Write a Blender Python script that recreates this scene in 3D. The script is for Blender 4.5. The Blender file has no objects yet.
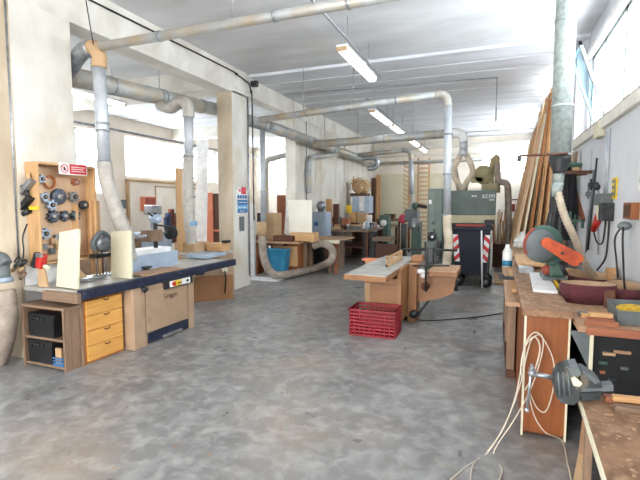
import bpy, bmesh, math, random
from mathutils import Matrix, Vector, Euler
random.seed(7)
PI = math.pi
S = bpy.context.scene
COL = S.collection
# ------------------------------------------------------------------ measuring helpers
F = 444.0; P = math.atan(35/F); YAW = math.atan(176/F*math.cos(P)); H = 1.6
def ray(px, py):
    a = (px-320)/F; b = -(py-240)/F
    x = a; y = math.cos(P)+b*math.sin(P); z = -math.sin(P)+b*math.cos(P)
    c, s = math.cos(YAW), math.sin(YAW)
    return Vector((x*c-y*s, x*s+y*c, z))
def PZ(px, py, z=0):
    r = ray(px, py); return r*((z-H)/r.z)+Vector((0, 0, H))
def PY(px, py, y):
    r = ray(px, py); return r*(y/r.y)+Vector((0, 0, H))
def PX(px, py, x):
    r = ray(px, py); return r*(x/r.x)+Vector((0, 0, H))
# ------------------------------------------------------------------ materials
def lin(c):
    return tuple(((v/12.92) if v <= .04045 else ((v+.055)/1.055)**2.4) for v in c)+(1.0,)
MATS = {}
def mat(name, c, rough=.6, metal=0., c2=None, sc=6., stretch=(1, 1, 1), bump=0., detail=6., lo=.35, hi=.65, spec=.5, bsc=None, rvar=0, c3=None, sc3=1.2, lo3=.5, hi3=.7):
    if name in MATS: return MATS[name]
    m = bpy.data.materials.new(name); m.use_nodes = True; MATS[name] = m
    nt = m.node_tree; N = nt.nodes; L = nt.links
    b = N['Principled BSDF']
    b.inputs['Roughness'].default_value = rough; b.inputs['Metallic'].default_value = metal
    b.inputs['Specular IOR Level'].default_value = spec
    b.inputs['Base Color'].default_value = lin(c)
    if c2 is None: c2 = tuple(max(0, v*.88) for v in c)
    tc = N.new('ShaderNodeTexCoord'); mp = N.new('ShaderNodeMapping'); mp.inputs['Scale'].default_value = stretch
    L.new(tc.outputs['Object'], mp.inputs['Vector'])
    n = N.new('ShaderNodeTexNoise'); n.inputs['Scale'].default_value = sc; n.inputs['Detail'].default_value = detail; n.inputs['Roughness'].default_value = .6
    L.new(mp.outputs[0], n.inputs['Vector'])
    r = N.new('ShaderNodeValToRGB'); r.color_ramp.elements[0].position = lo; r.color_ramp.elements[1].position = hi
    r.color_ramp.elements[0].color = lin(c2); r.color_ramp.elements[1].color = lin(c)
    L.new(n.outputs['Fac'], r.inputs['Fac'])
    out = r.outputs['Color']
    if c3 is not None:
        n3 = N.new('ShaderNodeTexNoise'); n3.inputs['Scale'].default_value = sc3; n3.inputs['Detail'].default_value = 8
        L.new(tc.outputs['Object'], n3.inputs['Vector'])
        r3 = N.new('ShaderNodeValToRGB'); r3.color_ramp.elements[0].position = lo3; r3.color_ramp.elements[1].position = hi3
        L.new(n3.outputs['Fac'], r3.inputs['Fac'])
        mx = N.new('ShaderNodeMix'); mx.data_type = 'RGBA'
        L.new(r3.outputs['Color'], mx.inputs['Factor']); L.new(out, mx.inputs['A']); mx.inputs['B'].default_value = lin(c3)
        out = mx.outputs['Result']
    L.new(out, b.inputs['Base Color'])
    if rvar:
        mr = N.new('ShaderNodeMapRange'); mr.inputs['To Min'].default_value = rough-rvar; mr.inputs['To Max'].default_value = rough+rvar
        L.new(n.outputs['Fac'], mr.inputs['Value']); L.new(mr.outputs[0], b.inputs['Roughness'])
    if bump:
        bp = N.new('ShaderNodeBump'); bp.inputs['Strength'].default_value = bump; bp.inputs['Distance'].default_value = .01
        if bsc:
            n2 = N.new('ShaderNodeTexNoise'); n2.inputs['Scale'].default_value = bsc; n2.inputs['Detail'].default_value = 5
            L.new(mp.outputs[0], n2.inputs['Vector']); L.new(n2.outputs['Fac'], bp.inputs['Height'])
        else: L.new(n.outputs['Fac'], bp.inputs['Height'])
        L.new(bp.outputs[0], b.inputs['Normal'])
    return m
def wood(name, c, c2=None, axis='y', rough=.6, sc=3.):
    if c2 is None: c2 = tuple(v*.8 for v in c)
    st = {'x': (1, 14, 14), 'y': (14, 1, 14), 'z': (14, 14, 1)}[axis]
    return mat(name, c, rough, 0, c2, sc, st, .15, lo=.3, hi=.7)
M = dict(
    plaster=mat('plaster', (.86, .85, .82), .85, 0, (.79, .77, .73), 2.2, (1, 1, .6), .15, bsc=40, c3=(.76, .70, .60), sc3=1.1, lo3=.5, hi3=.75),
    concrete=mat('bare_concrete', (.78, .73, .65), .85, 0, (.68, .62, .53), 2.5, (1, 1, .5), .2, bsc=30),
    wallr=mat('right_wall_paint', (.83, .84, .86), .8, 0, (.77, .78, .80), 1.6, (1, 1, 1), .1, bsc=30),
    wallf=mat('far_wall_paint', (.95, .92, .88), .8, 0, (.87, .83, .77), 1.2),
    walll=mat('left_wall_paint', (.93, .89, .84), .8, 0, (.88, .83, .77), 1.2),
    ceil=mat('ceiling_slab_paint', (.85, .855, .865), .85, 0, (.76, .765, .775), 1.3, (.5, 1.6, 1), .1, bsc=20, c3=(.78, .76, .73), sc3=.9, lo3=.55, hi3=.8),
    ceil2=mat('ceiling_panel_paint', (.86, .875, .90), .85, 0, (.79, .80, .82), 1.3, (.5, 2, 1), .1, bsc=20),
    beam=mat('beam_paint', (.88, .87, .84), .85, 0, (.78, .76, .72), 2.0, (1, 1, 1), .15, bsc=30),
    galv=mat('galvanised_steel', (.76, .78, .80), .5, .3, (.67, .69, .72), 7, bump=.05),
    galvd=mat('galvanised_steel_matt', (.64, .68, .67), .55, .1, (.52, .56, .55), 22, bump=.05),
    galvb=mat('galvanised_steel_dusty', (.72, .74, .75), .55, .35, (.60, .61, .61), 5, bump=.05, c3=(.71, .65, .55), sc3=3, lo3=.42, hi3=.7),
    flex=mat('flexible_hose_plastic', (.80, .75, .67), .6, 0, (.68, .62, .54), 9),
    flexg=mat('grey_hose_plastic', (.66, .61, .56), .6, 0, (.52, .47, .43), 9),
    flexw=mat('white_hose_plastic', (.70, .68, .65), .6, 0, (.60, .58, .55), 9),
    black=mat('black_plastic', (.12, .13, .14), .5, 0, (.08, .08, .09), 8),
    blackr=mat('black_rubber', (.07, .07, .075), .8),
    cut=mat('cutter_steel', (.42, .45, .50), .45, .5, (.26, .28, .32), 30),
    dmetal=mat('dark_steel', (.27, .28, .29), .45, .6, (.18, .18, .19), 12),
    steel=mat('brushed_steel', (.66, .68, .70), .35, .7, (.52, .53, .55), 12),
    cast=mat('cast_iron_table', (.72, .71, .69), .45, .2, (.60, .59, .57), 5),
    navy=mat('navy_painted_steel', (.13, .17, .27), .5, .1, (.08, .10, .17), 14, c3=(.45, .47, .52), sc3=30, lo3=.66, hi3=.72),
    putty=mat('putty_machine_paint', (.66, .56, .46), .5, 0, (.60, .50, .41), 4, c3=(.50, .42, .34), sc3=5, lo3=.62, hi3=.8),
    ochre=mat('ochre_machine_paint', (.60, .42, .26), .5, 0, (.53, .36, .22), 4, c3=(.48, .34, .22), sc3=4, lo3=.55, hi3=.8),
    tanp=mat('tan_machine_panel', (.72, .58, .44), .55, 0, (.64, .51, .38), 4),
    green=mat('grey_green_machine_paint', (.37, .43, .40), .5, 0, (.30, .35, .33), 3),
    cream=mat('cream_machine_paint', (.80, .76, .64), .5, 0, (.72, .68, .56), 3),
    olive=mat('olive_cream_paint', (.68, .64, .48), .55, 0, (.60, .56, .42), 4),
    red=mat('crate_red_plastic', (.62, .08, .16), .5, 0, (.52, .06, .12), 5),
    redp=mat('red_plastic', (.74, .15, .12), .45),
    redb=mat('red_motor_paint', (.62, .26, .20), .6),
    orange=mat('orange_guard_paint', (.74, .30, .11), .6, 0, (.60, .22, .07), 9),
    bluep=mat('blue_plastic', (.16, .50, .64), .5, 0, (.12, .42, .56), 5),
    blued=mat('blue_crate_plastic', (.22, .42, .62), .5),
    bin=mat('bin_navy_plastic', (.09, .11, .19), .6, 0, (.06, .075, .14), 4),
    white=mat('white_laminate', (.90, .89, .84), .45, 0, (.86, .85, .80), 2),
    whitep=mat('white_paint', (.92, .92, .92), .5),
    creamb=mat('cream_board', (.86, .84, .74), .5, 0, (.83, .81, .71), 2),
    bluegrey=mat('blue_grey_plate', (.67, .73, .80), .45, .2, (.60, .66, .74), 4),
    yellow=mat('yellow_plastic', (.92, .78, .14), .5),
    yellowd=mat('yellow_sawdust', (.86, .72, .22), .9, 0, (.66, .50, .10), 30),
    pine_y=wood('pine_board_lengthwise', (.82, .66, .47), (.70, .53, .35), 'y'),
    pine_z=wood('pine_board_upright', (.82, .64, .45), (.68, .50, .33), 'z'),
    pine_x=wood('pine_board_crosswise', (.82, .66, .47), (.70, .53, .35), 'x'),
    drawer=wood('yellow_beech', (.85, .64, .34), (.76, .54, .26), 'y'),
    drawer2=wood('yellow_beech_edge', (.70, .45, .22), (.62, .38, .18), 'z'),
    grey_wood=wood('worn_grey_wood', (.56, .46, .38), (.42, .34, .28), 'x'),
    grey_woodz=wood('worn_grey_wood_upright', (.56, .45, .36), (.40, .32, .26), 'z'),
    brown=wood('brown_veneer', (.56, .32, .15), (.48, .26, .11), 'z', .5),
    brownd=wood('dark_brown_wood', (.38, .22, .14), (.28, .16, .10), 'z'),
    peg=wood('pegboard_ply', (.82, .69, .56), (.77, .63, .50), 'z'),
    pegf=wood('pegboard_frame_pine', (.79, .64, .46), (.72, .56, .39), 'z'),
    benchtop=mat('dusty_benchtop', (.60, .46, .35), .8, 0, (.46, .34, .25), 14, (1, .5, 1), .3, c3=(.70, .58, .46), sc3=22, lo3=.5, hi3=.8),
    lightwood=wood('light_worktop', (.72, .58, .46), (.60, .46, .35), 'y'),
    redwood=wood('reddish_offcut', (.66, .41, .30), (.54, .32, .22), 'x'),
    card=mat('cardboard', (.74, .62, .48), .8, 0, (.68, .56, .42), 4),
    salmon=mat('salmon_paint', (.85, .52, .38), .6, 0, (.80, .46, .33), 3),
    belt=mat('maroon_abrasive', (.36, .16, .19), .85, 0, (.30, .12, .15), 40),
    beltin=mat('belt_cloth_backing', (.74, .62, .50), .85),
    rubble=mat('crumbling_plaster_edge', (.72, .62, .52), .9, 0, (.42, .36, .32), 18),
    coat=mat('black_cloth', (.10, .11, .13), .9, 0, (.06, .065, .08), 10),
    coatb=mat('blue_grey_cloth', (.28, .32, .42), .9, 0, (.20, .23, .32), 10),
    coatr=mat('rust_cloth', (.50, .27, .22), .9, 0, (.40, .20, .16), 10),
    copper=mat('copper_ring', (.78, .47, .26), .45, .5),
    gbox=mat('grey_plastic_box', (.42, .45, .46), .55, 0, (.34, .37, .38), 6),
    cable=mat('white_cable', (.84, .79, .72), .5),
    bcable=mat('black_cable', (.06, .06, .06), .5),
    redw=mat('sign_red', (.80, .16, .20), .5), bluew=mat('sign_blue', (.12, .42, .66), .5), lblue=mat('sign_light_blue', (.45, .68, .84), .5),
    tgreen=mat('machine_teal_green', (.24, .36, .32), .5), pink=mat('pink_plastic', (.86, .30, .42), .5),
    vise=mat('vise_grey_green', (.28, .30, .31), .5, .3, (.18, .20, .21), 14, c3=(.50, .47, .42), sc3=12, lo3=.55, hi3=.7),
)
# floor
def floor_mat():
    m = bpy.data.materials.new('polished_concrete_floor'); m.use_nodes = True
    nt = m.node_tree; N = nt.nodes; L = nt.links; b = N['Principled BSDF']
    tc = N.new('ShaderNodeTexCoord')
    def noise(sc, det, stretch=(1, 1, 1), dist=0):
        mp = N.new('ShaderNodeMapping'); mp.inputs['Scale'].default_value = stretch; L.new(tc.outputs['Object'], mp.inputs[0])
        n = N.new('ShaderNodeTexNoise'); n.inputs['Scale'].default_value = sc; n.inputs['Detail'].default_value = det; n.inputs['Distortion'].default_value = dist
        L.new(mp.outputs[0], n.inputs['Vector']); return n.outputs['Fac']
    def ramp(f, a, b_, ca, cb):
        r = N.new('ShaderNodeValToRGB'); e = r.color_ramp.elements
        e[0].position = a; e[1].position = b_; e[0].color = ca; e[1].color = cb; L.new(f, r.inputs[0]); return r.outputs[0]
    def mix(f, a, b_):
        x = N.new('ShaderNodeMix'); x.data_type = 'RGBA'; L.new(f, x.inputs['Factor']); L.new(a, x.inputs['A'])
        if isinstance(b_, tuple): x.inputs['B'].default_value = b_
        else: L.new(b_, x.inputs['B'])
        return x.outputs['Result']
    W, K = (1, 1, 1, 1), (0, 0, 0, 1)
    base = ramp(noise(1.1, 10, (1, 1, 1), .4), .3, .7, lin((.40, .40, .405)), lin((.52, .515, .51)))
    base = mix(ramp(noise(6, 14, (1, 1, 1), .6), .45, .75, K, (.55, .55, .55, 1)), base, lin((.70, .70, .70)))
    base = mix(ramp(noise(1.8, 12, (1, 1, 1), .3), .5, .75, K, (.3, .3, .3, 1)), base, lin((.34, .33, .33)))
    base = mix(ramp(noise(.9, 8), .50, .72, K, (.5, .5, .5, 1)), base, lin((.62, .54, .46)))
    base = mix(ramp(noise(9, 15, (1, 1, 1), .4), .5, .68, K, (.3, .3, .3, 1)), base, lin((.72, .71, .70)))
    base = mix(ramp(noise(60, 4), .66, .72, K, (.5, .5, .5, 1)), base, lin((.74, .70, .64)))
    L.new(base, b.inputs['Base Color'])
    mr = N.new('ShaderNodeMapRange'); mr.inputs['From Min'].default_value = .3; mr.inputs['From Max'].default_value = .7
    mr.inputs['To Min'].default_value = .26; mr.inputs['To Max'].default_value = .55
    L.new(noise(3, 9, (1, 1, 1), .6), mr.inputs['Value']); L.new(mr.outputs[0], b.inputs['Roughness'])
    bp = N.new('ShaderNodeBump'); bp.inputs['Strength'].default_value = .12; bp.inputs['Distance'].default_value = .01
    L.new(noise(9, 8), bp.inputs['Height']); L.new(bp.outputs[0], b.inputs['Normal'])
    return m
M['floor'] = floor_mat()
def glass_mat():
    m = bpy.data.materials.new('window_glass'); m.use_nodes = True
    nt = m.node_tree; N = nt.nodes; L = nt.links; N.clear()
    o = N.new('ShaderNodeOutputMaterial'); t = N.new('ShaderNodeBsdfTransparent'); t.inputs[0].default_value = (.93, .97, 1, 1)
    g = N.new('ShaderNodeBsdfGlossy'); g.inputs['Roughness'].default_value = .05
    n = N.new('ShaderNodeTexNoise'); n.inputs['Scale'].default_value = 3
    mr = N.new('ShaderNodeMapRange'); mr.inputs['To Min'].default_value = .05; mr.inputs['To Max'].default_value = .12
    x = N.new('ShaderNodeMixShader'); L.new(n.outputs['Fac'], mr.inputs[0]); L.new(mr.outputs[0], x.inputs[0])
    L.new(t.outputs[0], x.inputs[1]); L.new(g.outputs[0], x.inputs[2]); L.new(x.outputs[0], o.inputs[0]); return m
M['glass'] = glass_mat()
M['glass2'] = glass_mat(); M['glass2'].name = 'tinted_glass'
for n_ in M['glass2'].node_tree.nodes:
    if n_.type == 'BSDF_TRANSPARENT': n_.inputs[0].default_value = (.82, .95, 1, 1)
def lamp_mat():
    m = bpy.data.materials.new('luminaire_diffuser'); m.use_nodes = True
    b = m.node_tree.nodes['Principled BSDF']; b.inputs['Base Color'].default_value = lin((.93, .95, .95)); b.inputs['Roughness'].default_value = .4
    b.inputs['Emission Color'].default_value = (1, .98, .95, 1); b.inputs['Emission Strength'].default_value = 3.0
    return m
M['lamp'] = lamp_mat()
# ------------------------------------------------------------------ mesh builder (world coordinates)
class MB:
    def __init__(s): s.bm = bmesh.new(); s.M = Matrix.Identity(4)
    def v(s, p): return s.bm.verts.new(s.M @ Vector(p))
    def f(s, vs, smooth=False):
        try: x = s.bm.faces.new(vs)
        except ValueError: return None
        x.smooth = smooth; return x
    def box(s, x0, y0, z0, x1, y1, z1, bev=0):
        if x0 > x1: x0, x1 = x1, x0
        if y0 > y1: y0, y1 = y1, y0
        if z0 > z1: z0, z1 = z1, z0
        V = [s.v((x, y, z)) for x in (x0, x1) for y in (y0, y1) for z in (z0, z1)]
        fs = [s.f([V[i] for i in q]) for q in ((0, 1, 3, 2), (4, 6, 7, 5), (0, 4, 5, 1), (2, 3, 7, 6), (0, 2, 6, 4), (1, 5, 7, 3))]
        if bev:
            es = {e for f_ in fs for e in f_.edges}
            bmesh.ops.bevel(s.bm, geom=list(es), offset=bev, segments=2, affect='EDGES', profile=.5)
        return s
    def hexa(s, a, b):   # a,b : 4 bottom and 4 top corners, same winding
        A = [s.v(p) for p in a]; B = [s.v(p) for p in b]
        s.f(A[::-1]); s.f(B)
        for i in range(4): s.f([A[i], A[(i+1) % 4], B[(i+1) % 4], B[i]])
        return s
    def prism(s, pts, axis, a, b):
        def mk(p, t):
            return {'x': (t, p[0], p[1]), 'y': (p[0], t, p[1]), 'z': (p[0], p[1], t)}[axis]
        A = [s.v(mk(p, a)) for p in pts]; B = [s.v(mk(p, b)) for p in pts]
        s.f(A[::-1]); s.f(B)
        n = len(pts)
        for i in range(n): s.f([A[i], A[(i+1) % n], B[(i+1) % n], B[i]])
        return s
    def cyl(s, p0, p1, r0, r1=None, n=16, cap=True, smooth=True):
        if r1 is None: r1 = r0
        p0 = Vector(p0); p1 = Vector(p1); d = (p1-p0).normalized()
        u = d.orthogonal().normalized(); w = d.cross(u)
        A = []; B = []
        for i in range(n):
            a = 2*PI*i/n; o = u*math.cos(a)+w*math.sin(a)
            A.append(s.v(p0+o*r0)); B.append(s.v(p1+o*r1))
        for i in range(n): s.f([A[i], A[(i+1) % n], B[(i+1) % n], B[i]], smooth)
        if cap: s.f(A[::-1]); s.f(B)
        return s
    def tube(s, pts, r, n=10, rib=0, step=.02, cap=True, r_end=None):
        P_ = smooth_path([Vector(p) for p in pts])
        if rib:
            P_ = resample(P_, step)
        k = len(P_); rings = []; u = None
        for i, p in enumerate(P_):
            d = (P_[min(i+1, k-1)]-P_[max(i-1, 0)]).normalized()
            if u is None: u = d.orthogonal().normalized()
            else:
                u = (u-d*u.dot(d))
                u = u.normalized() if u.length > 1e-6 else d.orthogonal().normalized()
            w = d.cross(u)
            rr = r+((rib if i % 2 else -rib) if rib else 0)
            if r_end is not None: rr += (r_end-r)*i/(k-1)
            rings.append([s.v(p+(u*math.cos(2*PI*j/n)+w*math.sin(2*PI*j/n))*rr) for j in range(n)])
        for a, b in zip(rings, rings[1:]):
            for j in range(n): s.f([a[j], a[(j+1) % n], b[(j+1) % n], b[j]], True)
        if cap: s.f(rings[0][::-1]); s.f(rings[-1])
        return s
    def lathe(s, prof, c=(0, 0, 0), n=24, axis='z', smooth=True):
        c = Vector(c); R = []
        for r, z in prof:
            ring = []
            for i in range(n):
                a = 2*PI*i/n; x, y = r*math.cos(a), r*math.sin(a)
                q = {'z': (x, y, z), 'x': (z, x, y), 'y': (x, z, y)}[axis]
                ring.append(s.v(c+Vector(q)))
            R.append(ring)
        for a, b in zip(R, R[1:]):
            for i in range(n): s.f([a[i], a[(i+1) % n], b[(i+1) % n], b[i]], smooth)
        s.f(R[0][::-1]); s.f(R[-1]); return s
    def sphere(s, c, r, sx=1, sy=1, sz=1, n=12):
        prof = [(max(1e-3, math.sin(PI*i/8))*r, -math.cos(PI*i/8)*r) for i in range(9)]
        old = s.M; s.M = old @ Matrix.Translation(c) @ Matrix.Diagonal((sx, sy, sz, 1)); s.lathe(prof, (0, 0, 0), n); s.M = old; return s
    def build(s, name, m, parent=None, label=None, cat=None, group=None, kind=None):
        bmesh.ops.recalc_face_normals(s.bm, faces=s.bm.faces)
        me = bpy.data.meshes.new(name)
        if parent is not None: W = wm(parent); s.bm.transform(W.inverted())
        else:
            vs = [v.co for v in s.bm.verts]
            c = Vector(((min(v.x for v in vs)+max(v.x for v in vs))/2, (min(v.y for v in vs)+max(v.y for v in vs))/2, min(v.z for v in vs)))
            if kind == 'structure': c = Vector((0, 0, 0))
            s.bm.transform(Matrix.Translation(-c))
        s.bm.to_mesh(me); s.bm.free()
        me.materials.append(M[m] if isinstance(m, str) else m)
        o = bpy.data.objects.new(name, me); COL.objects.link(o)
        if parent is not None: o.parent = parent
        else: o.location = c
        return tag(o, label, cat, group, kind)
def smooth_path(p):
    if len(p) < 3: return p
    out = []
    for i in range(len(p)-1):
        a = p[max(i-1, 0)]; b = p[i]; c = p[i+1]; d = p[min(i+2, len(p)-1)]
        n = 8
        for k in range(n):
            t = k/n
            out.append(.5*((2*b)+(c-a)*t+(2*a-5*b+4*c-d)*t*t+(3*b-a-3*c+d)*t**3))
    out.append(p[-1]); return out
def resample(p, step):
    out = [p[0]]; acc = 0
    for a, b in zip(p, p[1:]):
        l = (b-a).length
        if l < 1e-9: continue
        t = step-acc
        while t <= l:
            out.append(a+(b-a)*t/l); t += step
        acc = (acc+l) % step
    out.append(p[-1]); return out
def wm(o):
    m = Matrix.LocRotScale(o.location, o.rotation_euler, None)
    return wm(o.parent) @ m if o.parent else m
def tag(o, label=None, cat=None, group=None, kind=None):
    if label: o['label'] = label
    if cat: o['category'] = cat
    if group: o['group'] = group
    if kind: o['kind'] = kind
    return o
def thing(name, label, cat, loc=(0, 0, 0), rz=0, group=None):
    o = bpy.data.objects.new(name, None); COL.objects.link(o); o.location = Vector(loc); o.rotation_euler = (0, 0, rz)
    o.empty_display_size = .1
    return tag(o, label, cat, group)
def copy_tree(o, parent=None):
    c = o.copy(); COL.objects.link(c)
    if parent is not None: c.parent = parent
    for ch in [x for x in bpy.data.objects if x.parent == o]: copy_tree(ch, c)
    return c
def bx(name, x0, y0, z0, x1, y1, z1, m, parent=None, bev=.003, **k):
    return MB().box(x0, y0, z0, x1, y1, z1, bev).build(name, m, parent, **k)
def struct(name, mb, m): return mb.build(name, m, None, kind='structure')
def text(name, s, size, loc, rot, m, parent, ext=.001):
    c = bpy.data.curves.new(name, 'FONT'); c.body = s; c.size = size; c.extrude = ext; c.align_x = 'CENTER'; c.align_y = 'CENTER'
    t = bpy.data.objects.new('tmp', c); COL.objects.link(t)
    me = bpy.data.meshes.new_from_object(t, depsgraph=bpy.context.evaluated_depsgraph_get())
    bpy.data.objects.remove(t)
    me.transform(Matrix.LocRotScale(Vector(loc), Euler(rot), None)); me.transform(wm(parent).inverted())
    me.materials.clear(); me.materials.append(M[m])
    o = bpy.data.objects.new(name, me); COL.objects.link(o); o.parent = parent; return o
# ------------------------------------------------------------------ dimensions
XR = 1.1; XL = -10.0; YF = 17.3; YB = -2.5; ZC = 4.12; CX0, CX1 = -4.85, -4.53
# ================================================================== SETTING
struct('floor', MB().box(XL-.3, YB-1.5, -.1, XR+.5, YF+.3, 0), 'floor')
mb = MB().box(XL-.3, YB, ZC, XR+.5, 7.7, ZC+.25)
struct('ceiling', mb, 'ceil')
mb = MB(); y = 7.7
while y < YF:
    y2 = min(y+.62, YF+.2); mb.box(XL-.3, y+.03, ZC-.05, XR+.5, y2-.03, ZC+.1); y = y2
mb.box(XL-.3, 7.7, ZC+.0, XR+.5, YF+.3, ZC+.25)
struct('ceiling_panels', mb, 'ceil2')
# long beam on the pillars
struct('trim_1', MB().box(CX0, YB, 3.66, CX1, 7.65, ZC).box(CX0+.04, 7.65, 3.72, CX1-.02, YF, ZC-.03), 'beam')
# pillars
mb = MB().box(-5.15, 3.1, 0, CX1, 3.78, 3.66); struct('trim_2', mb, 'plaster')
def pillar(n, x0, x1, y0, y1):
    struct('trim_%d' % n, MB().box(x0, y0, 0, x1, y1, 3.7, .012), 'plaster')
pillar(3, CX0, CX1, 7.1, 7.68); pillar(4, CX0+.05, CX1, 9.85, 10.4)
struct('trim_5', MB().box(-5.16, 3.085, 0, CX1-.004, 3.1, 3.66).box(CX0+.004, 7.085, 0, CX1-.004, 7.1, 3.66), 'concrete')
# panelled partition on the left
mb = MB(); y = 10.4
while y < 13.6:
    mb.box(-4.70, y+.012, 0, -4.56, min(y+.4, 13.6), 3.72); y += .4
mb.box(-4.72, 10.4, 0, -4.58, 13.6, 3.72)
struct('wall_left_partition', mb, 'plaster')
struct('wall_left_far', MB().box(-4.72, 13.6, 0, -4.54, YF, 3.72).box(-4.56, 13.62, 0, -4.50, 13.74, 3.7), 'plaster')
# far wall with window openings
def wall_with_holes(axis, pos, th, a0, a1, z0, z1, holes):
    mb = MB()
    def put(a, b, c, d):
        if b-a < 1e-4 or d-c < 1e-4: return
        if axis == 'y': mb.box(a, pos, c, b, pos+th, d)
        else: mb.box(pos, a, c, pos+th, b, d)
    hs = sorted(holes); cur = a0
    for h0, h1, q0, q1 in hs:
        put(cur, h0, z0, z1); put(h0, h1, z0, q0); put(h0, h1, q1, z1); cur = h1
    put(cur, a1, z0, z1); return mb
struct('wall_far', wall_with_holes('y', YF, .2, XL-.3, XR+.5, 0, ZC+.2, [(-9.3, -8.2, 2.3, 3.7), (-7.7, -6.6, 2.3, 3.7), (-.55, 1.0, 2.75, 3.72)]), 'wallf')
lw = [(.6, 3.6, 2.4, 3.55), (4.3, 6.9, 2.4, 3.55), (7.5, 9.4, 1.9, 3.6), (10.0, 14.6, 2.42, 3.6), (15.2, 16.9, 2.42, 3.6)]
struct('wall_left', wall_with_holes('x', XL-.3, .3, YB, YF, 0, ZC+.2, lw), 'walll')
# right wall: lower wall inboard, glazing set back behind a sill
mb = MB().box(XR, YB, 0, XR+.3, YF, 2.5)
struct('wall_right', mb, 'wallr')
rw = [(.3, 7.0, 2.56, 3.78), (8.5, 12.0, 2.56, 3.78), (12.6, 16.9, 2.56, 3.78)]
struct('wall_right_upper', wall_with_holes('x', 1.23, .17, YB, YF, 2.5, ZC+.1, [(.3, 7.72, 2.56, 3.78)]+rw[1:]), 'wallr')
struct('trim_6', MB().box(XR-.02, 7.86, 0, 1.4, 8.4, ZC).box(XR-.01, 12.1, 0, 1.4, 12.5, ZC), 'wallr')
struct('trim_7', MB().box(XR-.045, YB, 2.44, 1.24, 7.84, 2.56, .01).box(XR-.045, 8.4, 2.44, 1.24, YF, 2.56, .01), 'beam')
struct('trim_11', MB().box(XR-.03, YB, 2.56, 1.26, 7.84, 2.585), 'rubble')
struct('trim_8', MB().box(1.17, YB, 3.74, 1.24, 7.84, 3.82).box(1.17, 8.42, 3.74, 1.24, YF, 3.82), 'whitep')
# right edge ledge of brick/gravel along sill
# windows
def window(n, axis, pos, a0, a1, z0, z1, muls, bar=None, w=.045, m='whitep'):
    fr = MB()
    def put(mb, a, b, c, d, t0=0, t1=.05):
        if axis == 'y': mb.box(a, pos+t0, c, b, pos+t1, d)
        else: mb.box(pos+t0, a, c, pos+t1, b, d)
    put(fr, a0, a1, z0, z0+w); put(fr, a0, a1, z1-w, z1); put(fr, a0, a0+w, z0, z1); put(fr, a1-w, a1, z0, z1)
    for q in muls: put(fr, q-w/2, q+w/2, z0, z1)
    if bar: put(fr, a0, a1, bar-w/2, bar+w/2)
    f = struct('window_%d' % n, fr, m)
    g = MB(); put(g, a0+w, a1-w, z0+w, z1-w, .02, .026)
    g.build('window_pane', 'glass', f)
    return f
for i, (a, b, c, d) in enumerate(lw):
    k = 3 if b-a > 2.5 else 1
    window(i+1, 'x', XL-.15, a, b, c, d, [a+(b-a)*j/(k+1) for j in range(1, k+1)] if i not in (3,) else [], None)
window(6, 'x', 1.27, .3, 7.72, 2.56, 3.78, [2.0, 3.7, 5.9, 6.9], None, .06, 'galvd')
window(7, 'x', 1.27, 8.5, 12.0, 2.56, 3.78, [9.6, 10.8], 3.2)
window(8, 'x', 1.27, 12.6, 16.9, 2.56, 3.78, [13.7, 14.8, 15.9], 3.2)
window(9, 'y', YF+.05, -.55, 1.0, 2.75, 3.72, [.25])
window(10, 'y', YF+.05, -9.3, -8.2, 2.3, 3.7, [-8.75]); window(11, 'y', YF+.05, -7.7, -6.6, 2.3, 3.7, [-7.15])
# hopper sash tilted into the room
a = PX(591, 127, 1.16); y0 = 6.25; y1 = 6.95
t = MB()
zb, zt, xb, xt = 2.6, 3.56, 1.2, .86
def sash(mb, ya, yb, za, zb_, ox=0):
    f = lambda z: xb+(xt-xb)*(z-zb)/(zt-zb)
    mb.hexa([(f(za), ya, za), (f(za)+.035, ya, za), (f(za)+.035, yb, za), (f(za), yb, za)], [(f(zb_), ya, zb_), (f(zb_)+.035, ya, zb_), (f(zb_)+.035, yb, zb_), (f(zb_), yb, zb_)])
sash(t, y0, y1, zb, zb+.05); sash(t, y0, y1, zt-.05, zt); sash(t, y0, y0+.05, zb, zt); sash(t, y1-.05, y1, zb, zt)
w12 = struct('window_12', t, 'galv')
g = MB(); sash(g, y0+.05, y1-.05, zb+.05, zt-.05); g.build('window_pane', 'glass2', w12)
# doors outlined on the left wall and far wall
d1 = struct('door_1', MB().box(-9.985, 10.0, 0, -9.95, 13.2, 2.28), 'wallf')
MB().box(-9.98, 9.95, 0, -9.9, 10.02, 2.3).box(-9.98, 13.2, 0, -9.9, 13.27, 2.3).box(-9.98, 9.95, 2.28, -9.9, 13.27, 2.35).box(-9.96, 11.1, 0, -9.93, 11.14, 2.2).box(-9.96, 11.1, 2.16, -9.93, 13.2, 2.2).build('door_frame', 'card', d1)
struct('door_2', MB().box(-4.3, YF-.05, 0, -1.9, YF-.01, 2.7).box(-4.4, YF-.08, 0, -4.3, YF-.01, 2.8).box(-1.9, YF-.08, 0, -1.8, YF-.01, 2.8).box(-4.4, YF-.08, 2.7, -1.8, YF-.01, 2.8).box(-3.15, YF-.07, 0, -3.08, YF-.01, 2.7).box(-4.3, YF-.07, 1.95, -1.9, YF-.01, 2.02), 'creamb')
struct('door_3', MB().box(-1.6, YF-.06, 0, .3, YF-.01, 2.2).box(-1.68, YF-.09, 0, -1.6, YF-.01, 2.28).box(.3, YF-.09, 0, .38, YF-.01, 2.28).box(-1.68, YF-.09, 2.2, .38, YF-.01, 2.28), 'wallf')
struct('trim_9', MB().box(-4.5, YF-.25, 3.72, XR, YF-.01, 3.82).box(-4.5, YF-.12, 3.45, XR, YF-.01, 3.5), 'beam')
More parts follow.
